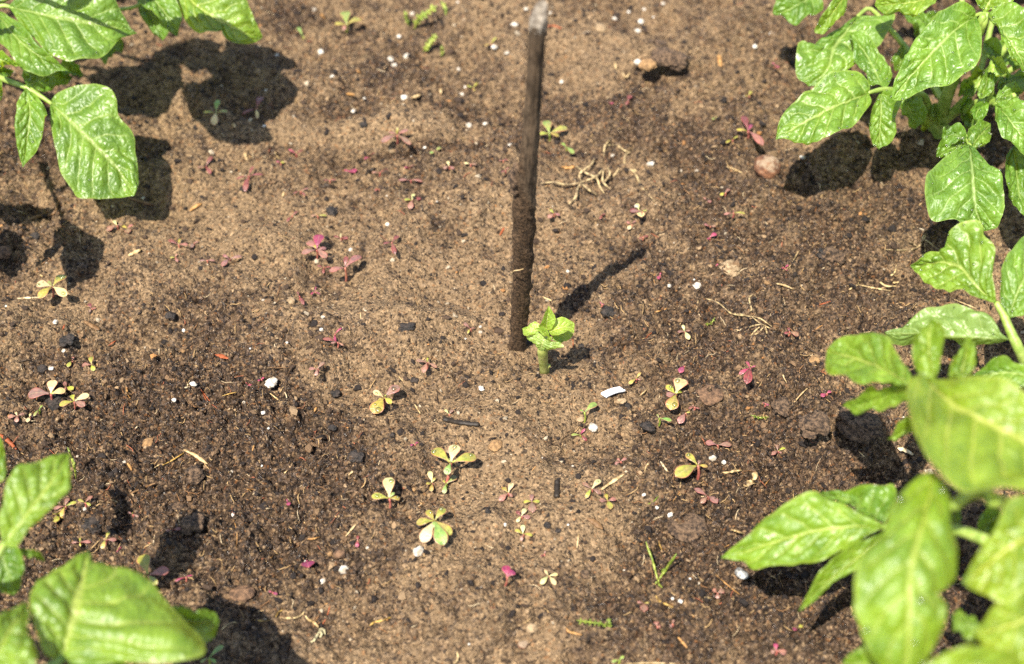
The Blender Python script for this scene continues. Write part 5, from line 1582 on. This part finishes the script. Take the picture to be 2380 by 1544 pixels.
for row in [('k', 1490, 468, 66, M_TAN, "earth_clod", "pale tan crusty earth clod", .6, .3, 2, 1.1), ('h', 1487, 962, 46, M_CHAR, "charcoal_clod", "flat black charcoal lump", .5, .35, 3, .8),
            ('c', 400, 362, 60, M_CLOD, "earth_clod", "dark crumbly earth clod", .6, .4, 4, 1.05), ('i', 62, 388, 62, M_CLOD, "earth_clod", "round mud ball", .7, .16, 5, 1.0),
            ('e', 1242, 655, 64, M_CLOD, "earth_clod", "dark wet earth clod", .6, .25, 1, 1.1), ('e', 1140, 560, 66, M_CLOD, "earth_clod", "low crumbly earth clod", .4, .35, 2, 1.1), ('k', 680, 760, 46, M_CHAR, "earth_clod", "black crumbly clod", .7, .35, 4, 1.1),
            ('h', 985, 190, 40, M_CHAR, "charcoal_clod", "black charcoal clod", .6, .3, 5, 1.0), ('c', 560, 1435, 112, M_CLOD, "earth_clod", "big rounded earth clod", .7, .22, 3, 1.15),
            ('c', 285, 1430, 78, M_CLOD, "earth_clod", "brown sunlit earth clod", .6, .3, 1, 1.15), ('k', 1840, 1390, 68, M_CLOD, "earth_clod", "dull brown earth clod", .55, .3, 2, 1.2),
            ('j', 1150, 440, 92, M_CLOD, "earth_clod", "broad crusty earth clod", .6, .3, 4, 1.3), ('g', 1258, 884, 24, M_CHAR, "charcoal_clod", "little black lump", .7, .3, 1, 1.0), ('i', 918, 82, 30, M_CHAR, "charcoal_clod", "oblong black charcoal lump", .6, .2, 2, .75),
            ('h', 1000, 1402, 34, M_CHAR, "charcoal_clod", "black shiny lump", .6, .3, 3, 1.2), ('h', 1537, 1315, 24, M_CHAR, "charcoal_clod", "black angular lump", .7, .3, 4, 1.1),
            ('k', 805, 1392, 27, M_CHAR, "charcoal_clod", "round black lump", .8, .2, 5, 1.0), ('i', 1465, 692, 28, M_CHAR, "charcoal_clod", "black clod resting on a purslane leaf", .8, .3, 1, 1.0), ('i', 820, 920, 46, M_CLOD, "earth_clod", "rough dark clod", .6, .35, 3, 1.0),
            ('m', 870, 75, 44, M_CHAR, "charcoal_clod", "black splintered lump", .6, .4, 2, .8), ('i', 1060, 265, 44, M_CHAR, "charcoal_clod", "black wet lump", .5, .35, 4, 1.0), ('i', 1880, 605, 20, M_CHAR, "charcoal_clod", "small black lump", .7, .3, 5, 1.0),
            ('m', 245, 684, 22, M_CHAR, "charcoal_clod", "small black nugget", .7, .3, 2, 1.1), ('m', 312, 718, 16, M_CHAR, "charcoal_clod", "tiny black nugget", .7, .3, 3, 1.0), ('i', 1285, 130, 18, M_CHAR, "charcoal_clod", "tiny black lump", .7, .3, 1, 1.0),
            ('f', 350, 1360, 52, M_CHAR, "charcoal_clod", "oblong black clod", .6, .25, 2, 1.5), ('f', 435, 1440, 26, M_CHAR, "charcoal_clod", "wet black lump", .6, .3, 3, 1.0), ('f', 1070, 830, 30, M_CHAR, "charcoal_clod", "black jagged lump", .6, .3, 4, 1.0),
            ('f', 265, 1160, 30, M_CHAR, "charcoal_clod", "black flaky lump", .5, .35, 5, 1.1), ('f', 420, 985, 38, M_CHAR, "charcoal_clod", "dark flaky clod", .4, .35, 1, 1.1), ('f', 225, 325, 30, M_CHAR, "charcoal_clod", "dark clod in the leaf shade", .6, .3, 2, 1.0),
            ('j', 1070, 330, 50, M_CLOD, "earth_clod", "tan crumbly clod", .5, .35, 3, 1.1), ('j', 1120, 660, 40, M_CLOD, "earth_clod", "low dark clod", .4, .35, 4, 1.2), ('n', 600, 805, 52, M_CHAR, "charcoal_clod", "black nugget at the stick's foot", .7, .25, 2, 1.1),
            ('n', 1490, 865, 46, M_CHAR, "charcoal_clod", "black bead in the sprout's shade", .8, .15, 1, 1.0), ('d', 350, 905, 40, M_CLOD, "earth_clod", "small clod under the spiky leaf tip", .6, .3, 1, 1.2), ('e', 600, 650, 60, M_CHAR, "charcoal_clod", "black crusty clod in leaf shade", .5, .35, 2, 1.2),
            ('m', 1110, 700, 95, M_CLOD, "earth_clod", "broad dark damp clod", .35, .28, 3, 1.2), ('m', 480, 990, 30, M_CLOD, "earth_clod", "small brown clod", .5, .3, 5, 1.0), ('k', 2140, 370, 52, M_CHAR, "charcoal_clod", "black crumbly heap", .5, .4, 3, 1.0)]:
    rg, x, y, r, mt, nm, what, sq, ro, sd, stt = row
    lift = .3 if "resting" not in what else -.25
    ST(nm, rg, x, y, r, mt, what, "clod" if "clod" in nm else "lump", "clods and black lumps on the soil", sq, ro, sd, ICO4 if r > 35 else ICO3, stt, sd * .7, lift, .14)


# ------------------------------------------------------------------ straws, twigs, roots
TINT = dict(s=(1, 1, 1), w=(1.35, 1.5, 1.9), b=(.42, .32, .26), r=(.62, .22, .14), d=(.08, .065, .06), t=(.85, .62, .40), y=(.95, .82, .42), c=(1.2, 1.2, 1.15), g=(.30, .62, .08), k=(.045, .04, .04))
FIB = []


def fibre_geo(reg, pts, r, n=None, flat=.8, lift=None, taper=True, rough=.12):
    P = np.array([dpx(reg, *q) for q in pts], float)
    n = n or max(8, 6 * len(pts))
    C = catmull(P, n)
    u = px_size(at(C[n // 2, 0], C[n // 2, 1], 0))
    R = r * REG[reg][2] * u * .42
    g = np.array([ground(c[0], c[1]) for c in C])
    z = g[:, 2]
    zs = np.convolve(np.pad(z, 3, mode='edge'), np.ones(7) / 7, 'valid')
    z2 = np.maximum(zs, z - R) + R * .72
    if lift is not None:
        z2 = z2 + np.interp(np.linspace(0, 1, n), np.linspace(0, 1, len(lift)), lift)
    W = at(C[:, 0], C[:, 1], z2)
    t = np.linspace(0, 1, n)
    rr = R * ((1 - .6 * np.abs(2 * t - 1) ** 2.5) * (1 + .5 * vnoise(t * 9 + P[0, 0], t * 0, 5)) if taper else np.ones(n))
    return tube_geo(W, rr, 8, flat, rough, len(pts) + int(P[0, 0]))


def fibre(name, reg, pts, r, hue, what, cat="straw", group="straws and shreds lying on the soil", mat=None, label=None, **kw):
    v, f = fibre_geo(reg, pts, r, **kw)
    o = mesh_obj(name, v, f, mat or M_STRAW)
    o.color = (*TINT[hue], 1)
    mx, my = dpx(reg, *pts[len(pts) // 2])
    tag(o, label or where(mx, my, what), cat, group)
    return o


FB = fibre
FB("straw", 'f', [(108, 716), (170, 713), (252, 711)], 15, 'w', "", label="short white straw joined to the round-leaved seedling")
FB("straw", 'f', [(848, 1532), (880, 1505), (912, 1478)], 14, 'w', "pale woody splinter")
FB("straw", 'f', [(790, 1248), (800, 1310), (822, 1352)], 13, 't', "brown bent straw")
FB("straw", 'f', [(1158, 1276), (1196, 1270)], 15, 'w', "short white straw")
FB("straw", 'f', [(1190, 1228), (1176, 1262)], 12, 'c', "short cream straw")
FB("twig", 'f', [(805, 84), (900, 114), (972, 132)], 26, 'b', "", "twig", label="short brown twig lying in front of the blunt leaflet")
FB("twig", 'f', [(98, 285), (160, 235), (250, 200), (330, 185), (372, 100)], 28, 'b', "", "twig", label="brown bent twig in the leaf shade at the bed's side")
FB("straw", 'f', [(680, 1012), (728, 980)], 11, 'r', "reddish splinter")
FB("straw", 'f', [(393, 914), (406, 878)], 13, 'r', "short red splinter")
FB("straw", 'f', [(108, 1118), (150, 1105), (192, 1098)], 12, 'd', "thin dark straw")
FB("straw", 'f', [(1178, 1058), (1186, 1112)], 14, 'd', "dark short splinter")
FB("bark_chip", 'f', [(528, 858), (575, 885), (622, 912)], 40, 'b', "flat grey-brown bark chip", "bark chip", flat=.3)
FB("root_thread", 'f', [(1248, 1268), (1290, 1325), (1342, 1392)], 8, 'r', "thin reddish root thread", "root")
FB("seed_husk", 'f', [(808, 446), (845, 430), (884, 408)], 34, 'c', "cream seed husk", "husk")
FB("straw", 'f', [(208, 543), (245, 562), (270, 580)], 13, 'c', "pale short straw")
FB("straw", 'f', [(1195, 160), (1225, 140), (1250, 120)], 24, 't', "tan flat chip")
FB("straw", 'h', [(553, 1384), (600, 1420), (647, 1458)], 12, 'c', "pale straight straw")
FB("straw", 'h', [(1433, 1284), (1462, 1318)], 10, 'c', "short thin straw")
FB("straw", 'h', [(1540, 1472), (1560, 1505), (1578, 1534)], 12, 'c', "cream straight straw")
FB("straw", 'h', [(253, 1416), (300, 1402), (348, 1390)], 9, 'y', "thin yellow straw")
FB("root_thread", 'h', [(103, 1358), (150, 1450), (200, 1485), (242, 1522)], 7, 'r', "long reddish root thread", "root")
FB("straw", 'h', [(1174, 828), (1180, 902)], 9, 's', "thin upright straw")
FB("straw", 'h', [(1018, 1312), (1060, 1290), (1108, 1258)], 6, 's', "very thin straw")
FB("straw", 'h', [(566, 1225), (640, 1228), (705, 1224)], 8, 'b', "thin brown thread")
FB("dry_leaf_scrap", 'h', [(884, 1448), (884, 1485), (868, 1522)], 22, 't', "brown curled leaf scrap", "leaf scrap")
FB("straw", 'h', [(36, 174), (75, 150), (114, 128)], 28, 't', "tan flat chip of wood")
FB("straw", 'h', [(2112, 340), (2140, 288)], 22, 'r', "reddish stem scrap")
FB("straw", 'h', [(2088, 1294), (2098, 1268), (2102, 1238)], 12, 't', "brown short straw")
FB("twig", 'h', [(895, 6), (945, 18), (1005, 24)], 28, 'd', "dark short twig", "twig")
FB("straw", 'h', [(205, 1140), (245, 1150), (290, 1165)], 40, 'r', "flat reddish leaf scrap", flat=.3)
FB("straw", 'h', [(2105, 1340), (2112, 1360)], 12, 's', "tan tiny straw")
FB("wood_chip", 'i', [(-4, 214), (60, 245), (142, 302)], 30, 's', "", "wood chip", flat=.5, label="flat pale wood chip on the dark crumb")
FB("straw", 'i', [(995, 755), (1030, 715), (1062, 676)], 16, 's', "split tan straw")
FB("straw", 'i', [(1015, 373), (1062, 333)], 13, 's', "short tan straw")
FB("straw", 'i', [(606, 374), (638, 342)], 12, 's', "short yellow straw")
FB("straw", 'i', [(420, 222), (432, 183)], 12, 't', "short brown straw")
FB("straw", 'i', [(372, 458), (410, 462), (445, 458)], 13, 't', "tan short straw")
FB("straw", 'i', [(762, 768), (800, 766), (838, 754)], 16, 't', "tan bent straw")
FB("root_piece", 'i', [(1148, 1304), (1175, 1285), (1215, 1275), (1278, 1254)], 20, 'y', "yellow-tan root piece", "root", mat=M_ROOT)
FB("root_piece", 'i', [(588, 1254), (640, 1258), (695, 1254), (730, 1235), (752, 1196)], 17, 'c', "", "root", mat=M_ROOT, label="cream root piece hooked up at one end, near the flowering husk")
FB("root_piece", 'i', [(434, 1270), (500, 1275), (560, 1252), (585, 1220), (608, 1208)], 16, 'y', "", "root", mat=M_ROOT, label="wavy yellow root piece beside the hooked cream one")
FB("root_piece", 'i', [(228, 1332), (262, 1302), (290, 1288), (332, 1284)], 13, 'c', "pale curved root piece", "root", mat=M_ROOT)
FB("root_thread", 'i', [(848, 1312), (885, 1240), (902, 1178)], 9, 'r', "reddish straight thread", "root")
FB("seed_husk", 'i', [(750, 1244), (768, 1268), (795, 1280), (830, 1314)], 22, 'c', "cream curled husk", "husk")
FB("root_thread", 'i', [(1640, 548), (1670, 600), (1682, 650), (1690, 690), (1742, 697)], 13, 'b', "brown curled root thread", "root")
FB("root_thread", 'i', [(300, 638), (320, 700), (326, 760), (318, 832)], 6, 't', "fine tan root thread", "root")
FB("root_thread", 'i', [(496, 890), (530, 885), (562, 868), (588, 838)], 7, 't', "fine curved root thread", "root")
FB("root_piece", 'i', [(1688, 1468), (1695, 1500), (1686, 1525), (1668, 1544)], 15, 'c', "cream hooked root piece", "root", mat=M_ROOT)
FB("straw", 'i', [(868, 1172), (890, 1166), (908, 1150)], 10, 't', "tiny tan straw")
FB("straw", 'i', [(1130, 895), (1110, 930), (1088, 964)], 15, 'd', "black thin splinter")
FB("straw", 'i', [(1060, 1155), (1082, 1148), (1104, 1162)], 9, 's', "tan curved straw")
FB("charcoal_twig", 'i', [(1605, 26), (1680, 42), (1750, 52), (1822, 58)], 40, 'k', "", "charcoal", label="black charcoal twig lying across the sandy soil", taper=False, rough=.2)
FB("charred_stick", 'm', [(308, 404), (306, 450), (304, 505)], 42, 'k', "", "charcoal", label="black charred stick end standing out of the crust", taper=False, rough=.15)
FB("bark_chip", 'm', [(495, 640), (545, 668), (590, 705)], 48, 'b', "", "bark chip", flat=.4, label="thick grey-brown bark chip in front of two pink-green seedlings")
FB("straw_bundle", 'm', [(580, 462), (650, 412), (722, 366)], 26, 's', "", label="split straw bundle reaching from a seedling to a black lump", flat=.5)
FB("straw", 'm', [(430, 824), (436, 780), (441, 732)], 12, 's', "upright tan straw")
FB("straw", 'm', [(850, 348), (860, 315), (884, 288)], 14, 's', "bent yellow straw")
FB("straw", 'm', [(948, 288), (965, 312), (990, 348)], 17, 'w', "grey-white straw")
FB("straw", 'm', [(1068, 452), (1075, 398)], 8, 's', "thin short straw")
FB("root_thread", 'm', [(1318, 840), (1326, 820), (1350, 816), (1374, 803)], 9, 't', "hooked tan thread", "root")
FB("straw", 'm', [(1378, 708), (1420, 720), (1474, 737)], 15, 'c', "cream straw pointing at the leaf")
FB("straw", 'm', [(1288, 988), (1360, 1050), (1438, 1112)], 11, 't', "long brown straw")
FB("straw", 'm', [(1193, 1118), (1230, 1130), (1275, 1136)], 13, 's', "tan straight straw")
FB("straw", 'm', [(1056, 1376), (1085, 1408), (1114, 1444)], 18, 't', "brownish straw")
FB("root_piece", 'm', [(362, 1316), (380, 1342), (410, 1350), (460, 1362)], 19, 't', "tan forked root piece", "root")
FB("straw", 'm', [(725, 1541), (880, 1536), (1055, 1541)], 12, 's', "long straw along the near edge")
FB("dry_leaf_scrap", 'm', [(1334, 356), (1370, 356), (1400, 348), (1452, 342)], 20, 'c', "cream curled leaf scrap", "leaf scrap")
FB("dry_leaf", 'm', [(1470, 440), (1510, 410), (1540, 355)], 62, 's', "", "dry leaf", flat=.15, label="dead dry leaf, tan and crumpled, on dark crumb")
FB("straw", 'm', [(1566, 464), (1595, 432), (1625, 396)], 8, 't', "thin brown straw")
FB("grass_thread", 'm', [(868, 552), (905, 535), (938, 498)], 7, 'g', "thin green grass thread", "grass")
FB("straw", 'm', [(1024, 534), (1045, 505), (1068, 478)], 12, 't', "brown splinter")
FB("straw", 'm', [(1595, 385), (1632, 360)], 10, 'c', "short pale straw")
FB("straw", 'm', [(150, 345), (175, 318)], 9, 't', "short brown splinter")
FB("straw", 'k', [(400, 572), (395, 610), (384, 654)], 10, 's', "thin leaning straw")
FB("straw", 'k', [(232, 648), (270, 665), (314, 683)], 13, 'c', "short cream straw")
FB("straw", 'k', [(1872, 474), (1910, 410), (1952, 338)], 9, 's', "long thin straw")
FB("straw", 'k', [(1893, 1388), (1975, 1292), (2043, 1233)], 12, 's', "", label="long needle of straw leaning on a dull brown clod")
FB("straw", 'k', [(1955, 958), (2010, 990), (2064, 1032)], 11, 'd', "dark thin twiglet")
FB("straw", 'k', [(984, 752), (1020, 744), (1064, 728)], 17, 't', "tan flat splinter")
FB("straw", 'k', [(1263, 735), (1276, 673)], 12, 's', "short upright straw")
FB("straw", 'k', [(884, 1313), (942, 1263)], 9, 's', "thin tan straw")
FB("root_thread", 'k', [(828, 942), (900, 938), (960, 928), (1020, 880), (1075, 812)], 9, 'd', "dark curved root thread", "root")
FB("straw", 'k', [(2085, 702), (2120, 694), (2166, 678)], 13, 'r', "red stem scrap")
FB("straw", 'k', [(518, 806), (545, 820), (562, 852)], 8, 't', "hooked brown thread")
FB("straw", 'k', [(1795, 560), (1860, 575), (1915, 600)], 20, 's', "pale frayed straw")
FB("straw", 'k', [(438, 930), (440, 1000)], 8, 'r', "upright red-brown straw")
FB("straw", 'k', [(2060, 870), (2110, 838)], 10, 't', "thin brown twiglet")
FB("twig", 'k', [(920, 935), (945, 905), (965, 890)], 12, 'r', "red-brown twiglet", "twig")
FB("root_thread", 'k', [(985, 560), (978, 520), (990, 490)], 7, 't', "faint hooked thread", "root")
FB("straw", 'k', [(1840, 1155), (1850, 1190), (1870, 1225)], 9, 's', "small fibrous straw")
FB("twig", 'e', [(-10, 60), (50, 105), (105, 160)], 34, 'r', "red-brown bark twig", "twig")
FB("twig", 'e', [(108, 105), (145, 145), (185, 185)], 24, 'd', "black small twig", "twig")
FB("straw", 'e', [(980, 288), (1040, 250)], 10, 's', "short thin straw")
FB("straw", 'e', [(1048, 262), (1110, 230), (1186, 182)], 16, 'y', "yellow straw")
FB("wood_chip", 'e', [(840, 445), (920, 410), (1000, 378)], 20, 'b', "brown splinter", "wood chip")
FB("straw", 'e', [(705, 480), (735, 492), (760, 502)], 11, 's', "curved tan straw")
FB("straw", 'e', [(1470, 306), (1510, 308)], 12, 'c', "short cream straw")
FB("straw", 'e', [(735, 362), (780, 358), (830, 350)], 22, 't', "tan leaf scrap")
FB("straw", 'e', [(820, 250), (835, 270), (848, 295)], 22, 't', "tan curled scrap")
FB("straw", 'e', [(985, 775), (996, 710)], 8, 'w', "pale thin straw")
FB("straw", 'e', [(920, 715), (945, 672)], 12, 'b', "brown scrap")
FB("straw", 'd', [(1620, 40), (1640, 60)], 12, 's', "tiny straw")
FB("straw", 'c', [(1700, 180), (1740, 184)], 10, 's', "tiny pale straw")
FB("straw", 'c', [(1160, 625), (1220, 650), (1300, 682)], 12, 's', "straw under the folded leaflet")
FB("straw", 'c', [(190, 895), (260, 940), (330, 985)], 12, 'd', "dark straight twiglet")
FB("straw", 'd', [(1030, 222), (1068, 258)], 8, 'c', "thin pale straw in leaf shade")
FB("straw", 'd', [(1275, 205), (1330, 222), (1370, 245)], 40, 'w', "pale shredded scrap", flat=.3)
FB("straw", 'd', [(475, 990), (520, 1012)], 10, 'c', "short pale straw in leaf shade")
FB("straw", 'd', [(735, 1170), (765, 1220)], 14, 't', "tan splinter")
FB("straw", 'g', [(430, 1020), (425, 1070), (440, 1130)], 26, 's', "upright tan straw")
FB("straw", 'g', [(615, 1030), (640, 1080), (665, 1120)], 16, 's', "faint tan straw")
FB("straw", 'g', [(690, 1385), (700, 1350)], 22, 's', "short tan straw")
FB("twig", 'g', [(940, 1292), (1010, 1305), (1080, 1325)], 30, 'd', "dark flat twig", "twig")
FB("twig", 'g', [(1275, 1225), (1310, 1200), (1345, 1182)], 34, 'k', "black twig stub", "twig")
FB("straw", 'g', [(40, 1485), (75, 1455), (115, 1435)], 30, 't', "tan chip")
FB("straw", 'g', [(340, 870), (360, 900)], 26, 's', "tan scrap")
FB("straw", 'g', [(1140, 660), (1195, 668)], 30, 't', "orange-tan scrap")
FB("straw", 'g', [(1205, 495), (1245, 520)], 28, 't', "rust-tan scrap")
FB("straw", 'g', [(1600, 690), (1660, 668)], 34, 's', "cream-tan scrap")
FB("straw", 'g', [(1800, 625), (1805, 660)], 24, 's', "cream scrap")
FB("straw", 'g', [(960, 100), (985, 130)], 26, 't', "tan scrap")
FB("straw", 'j', [(1515, 395), (1530, 480)], 44, 't', "brown oblong scrap")
FB("straw", 'j', [(390, 1195), (440, 1205), (480, 1190)], 40, 't', "flat brown leaf scrap", flat=.3)
FB("straw", 'j', [(770, 450), (780, 500)], 26, 's', "pale scrap")
FB("straw", 'j', [(1570, 1195), (1640, 1220), (1710, 1258)], 14, 's', "bent straw")
FB("straw", 'j', [(280, 190), (330, 188), (390, 205)], 22, 'r', "reddish stem scrap")
FB("straw", 'j', [(820, 520), (850, 555), (880, 520)], 18, 's', "hooked tan scrap")
# grass and weed sprigs
FB("weed_shoot", 'e', [(490, 350), (484, 300), (468, 235), (436, 150)], 22, 'g', "", "grass", None, M_GREEN, "single green grass blade standing beside the near leaf", lift=[0, .012, .026, .040])


def bundle(name, reg, strands, r, mat, hue, label, cat, lifts=None):
    parts = [fibre_geo(reg, s, r if not isinstance(r, list) else r[k], lift=(lifts[k] if lifts else None), n=max(14, 7 * len(s))) for k, s in enumerate(strands)]
    v, f = join_geo(parts)
    o = mesh_obj(name, v, f, mat)
    o.color = (*TINT[hue], 1)
    tag(o, label, cat)
    return o


bundle("root_tangle", 'j', [[(243, 1316), (330, 1308), (420, 1326), (532, 1308)], [(528, 1308), (600, 1282), (640, 1262), (685, 1212)], [(530, 1308), (516, 1252), (560, 1212), (600, 1180), (622, 1140)],
                            [(484, 1188), (560, 1240), (640, 1282), (662, 1340), (694, 1388)], [(530, 1308), (500, 1360), (490, 1410), (438, 1464)], [(532, 1318), (580, 1360), (645, 1402)],
                            [(688, 1215), (683, 1300), (705, 1330), (734, 1354)], [(718, 1200), (734, 1245), (690, 1312)], [(752, 1280), (775, 1245), (798, 1212)]], 20, M_ROOT, 's',
       "tangle of pale yellow roots lying beyond the stick's shadow", "roots", [[.001, .004, .003, .003]] + [[.003, .006, .004, .002]] * 7 + [[0, .001]])
bundle("dried_root", 'j', [[(690, 1120), (698, 1050), (735, 1002)], [(700, 1045), (780, 1042), (850, 1085), (905, 1074)], [(862, 1085), (838, 1170), (880, 1210), (925, 1262), (960, 1340), (1000, 1385), (1054, 1446)],
                           [(835, 1150), (850, 1110), (880, 1090)], [(905, 1215), (925, 1230)]], 20, M_ROOT, 's', "long knotted dry root curving past the tangled pale roots", "roots")
bundle("branching_root", 'k', [[(1305, 654), (1410, 690), (1470, 740), (1500, 762), (1632, 782)], [(1605, 772), (1632, 740), (1622, 690), (1622, 650), (1650, 636), (1672, 660)], [(1632, 780), (1690, 795), (1768, 848)], [(1638, 785), (1690, 825), (1772, 868)],
                               [(1718, 832), (1640, 845), (1600, 870), (1578, 898)], [(1712, 836), (1670, 865), (1625, 912)], [(1722, 840), (1690, 880), (1640, 908), (1580, 900)], [(1724, 845), (1735, 900), (1698, 948)], [(1500, 760), (1560, 765), (1600, 775)]], 13, M_ROOT, 's',
       "branching dry root with a fan of rootlets on open soil", "roots")
bundle("rootlets", 'c', [[(500, 566), (535, 545), (568, 530)], [(556, 540), (570, 505), (610, 488), (680, 480)], [(566, 534), (650, 552), (762, 572)], [(655, 482), (690, 508), (730, 540), (802, 542)], [(662, 490), (720, 512), (790, 520), (850, 505)],
                         [(740, 486), (785, 460), (800, 408)]], 14, M_ROOT, 'c', "pale rootlets with a red root end, in front of the notched leaflet", "roots")
bundle("root_bunch", 'c', [[(730, 312), (830, 316), (905, 308), (948, 285), (962, 240), (1000, 188)], [(958, 240), (1005, 268), (1030, 290), (1068, 315)], [(930, 292), (905, 275), (878, 262)], [(985, 258), (975, 300), (985, 340)], [(905, 170), (940, 198), (990, 190)],
                           [(1000, 200), (960, 260), (935, 300)], [(990, 340), (960, 345), (945, 380)]], 15, M_ROOT, 's', "bunch of pale roots in the shade edge beyond the notched leaflet", "roots")
bundle("yellow_weed", 'm', [[(930, 1022), (912, 950), (892, 880), (872, 830), (858, 785)], [(940, 1015), (975, 965), (1010, 915), (1046, 860)], [(935, 1020), (940, 1050), (960, 1070)], [(960, 985), (965, 960), (985, 960)], [(925, 1030), (915, 1050)]], [17, 28, 18, 20, 14], M_GREEN, 'y',
       "yellow forked weed, one arm thin and one thick", "weed", [[0, .006, .010, .012, .012], [0, .008, .016, .022], [0, 0, 0], [.004, .008, .008], [0, 0]])
FB("root_piece", 'm', [(938, 778), (944, 805), (958, 840)], 15, 'y', "yellow short root piece", "root", mat=M_ROOT)
bundle("yellow_root", 'm', [[(918, 1118), (935, 1145), (965, 1165), (1000, 1180), (1020, 1200)], [(985, 1172), (1025, 1190), (1050, 1216)], [(930, 1140), (950, 1175)]], 15, M_ROOT, 'y', "yellow frayed root piece in front of the forked weed", "roots")


def sprig(reg, axis_, r, needles, nl, label, lift, seed):
    rr = random.Random(seed)
    parts = [fibre_geo(reg, axis_, r, lift=lift, n=16)]
    C = catmull(np.array(axis_, float), needles + 2)
    for k in range(1, needles + 1):
        for sd in (-1, 1):
            d = C[min(k + 1, needles + 1)] - C[k - 1]
            d = d / (np.linalg.norm(d) + 1e-9)
            nvec = np.array([-d[1], d[0]]) * sd
            q = C[k] + (nvec * .8 + d * .5) * nl * rr.uniform(.6, 1.1)
            lz = np.interp(k / (needles + 1), np.linspace(0, 1, len(lift)), lift)
            parts.append(fibre_geo(reg, [tuple(C[k]), tuple((C[k] + q) / 2), tuple(q)], r * .8, lift=[lz, lz + .001, lz + .002], n=6))
    v, f = join_geo(parts)
    o = mesh_obj("green_sprig", v, f, M_GREEN)
    tag(o, label, "weed", "needle-leaved weed sprigs")


sprig('m', [(615, 1335), (600, 1300), (520, 1285), (430, 1272)], 16, 6, 26, "needle-leaved green sprig near the bed's near edge", [0, .006, .008, .008], 1)
sprig('m', [(628, 1330), (632, 1290), (625, 1258)], 16, 3, 18, "short green sprig standing beside the longer needle-leaved one", [0, .006, .010], 2)
sprig('k', [(1628, 1440), (1685, 1458), (1748, 1454)], 12, 4, 16, "flat yellow-green sprig on dark crumb beyond the pink pair of leaflets", [0, .002, .003], 3)
sprig('k', [(1308, 832), (1360, 828), (1388, 788)], 10, 3, 18, "thin green sprig between the sprout and the branching dry root", [0, .003, .006], 4)
sprig('g', [(1618, 205), (1640, 140), (1700, 95), (1772, 45)], 34, 5, 34, "forked green sprig by the far edge, longest of the far ones", [0, .008, .014, .018], 5)
sprig('g', [(1578, 182), (1560, 130), (1550, 78)], 26, 3, 20, "thin green sprig at the far edge beside the longest one", [0, .006, .010], 6)
sprig('g', [(1680, 372), (1720, 312), (1768, 240)], 30, 5, 34, "bushy yellow-green sprig in front of the longest far sprig", [0, .006, .010], 7)
sprig('g', [(1808, 400), (1812, 355), (1808, 322)], 24, 2, 18, "tiny yellow-green sprig beside the bushy far one", [0, .004, .008], 8)
sprig('g', [(1838, 105), (1835, 60), (1805, 12)], 26, 2, 18, "thin green sprig nearest to the stick's cut top at the far edge", [0, .006, .010], 9)


def strip():
    a, b = gpt('k', 645, 1312, .0028), gpt('k', 770, 1272, .0028)
    d = b - a
    L = np.linalg.norm(d)
    d /= L
    s = np.cross(d, [0, 0, 1.0])
    s /= np.linalg.norm(s)
    w = 44 * REG['k'][2] * px_size(a) * .5
    n = 14
    t = np.linspace(0, 1, n)
    V = []
    for k in range(n):
        c = a + d * L * t[k] + np.array([0, 0, .0012 * math.sin(t[k] * 3.1)])
        ww = w * (1.04 - .1 * t[k])
        sk = d * .0010 * (1 if k in (0, n - 1) else 0)
        for (x, z) in ((-1, .0004), (-.9, .0016), (0, .0009), (.9, .0016), (1, .0004), (.9, -.0004), (0, -.0006), (-.9, -.0004)):
            V.append(c + s * x * ww + np.array([0, 0, z]) + sk * x)
    F = [tuple(q) for q in grid_faces(n, 8, True)] + [tuple(range(7, -1, -1)), tuple(range((n - 1) * 8, n * 8))]
    o = mesh_obj("plastic_strip", np.array(V), F, M_PLAS, smooth=False)
    tag(o, "bright white cut plastic strip lying on the soil in front of the sprout", "plastic strip")


strip()


def flower_husk():
    parts = []
    for pts, w in (([(800, 1402), (815, 1375), (838, 1340)], 24), ([(832, 1325), (845, 1345), (842, 1378)], 22), ([(840, 1322), (862, 1332), (872, 1360)], 20), ([(795, 1400), (782, 1410)], 14)):
        parts.append(fibre_geo('i', pts, w, flat=.4, n=10))
    v, f = join_geo(parts)
    o = mesh_obj("seed_husk", v, f, M_ROOT)
    o.color = (1.25, 1.5, 1.7, 1)
    tag(o, "flowering seed husk, white and split, near the cream root pieces", "husk")


flower_husk()
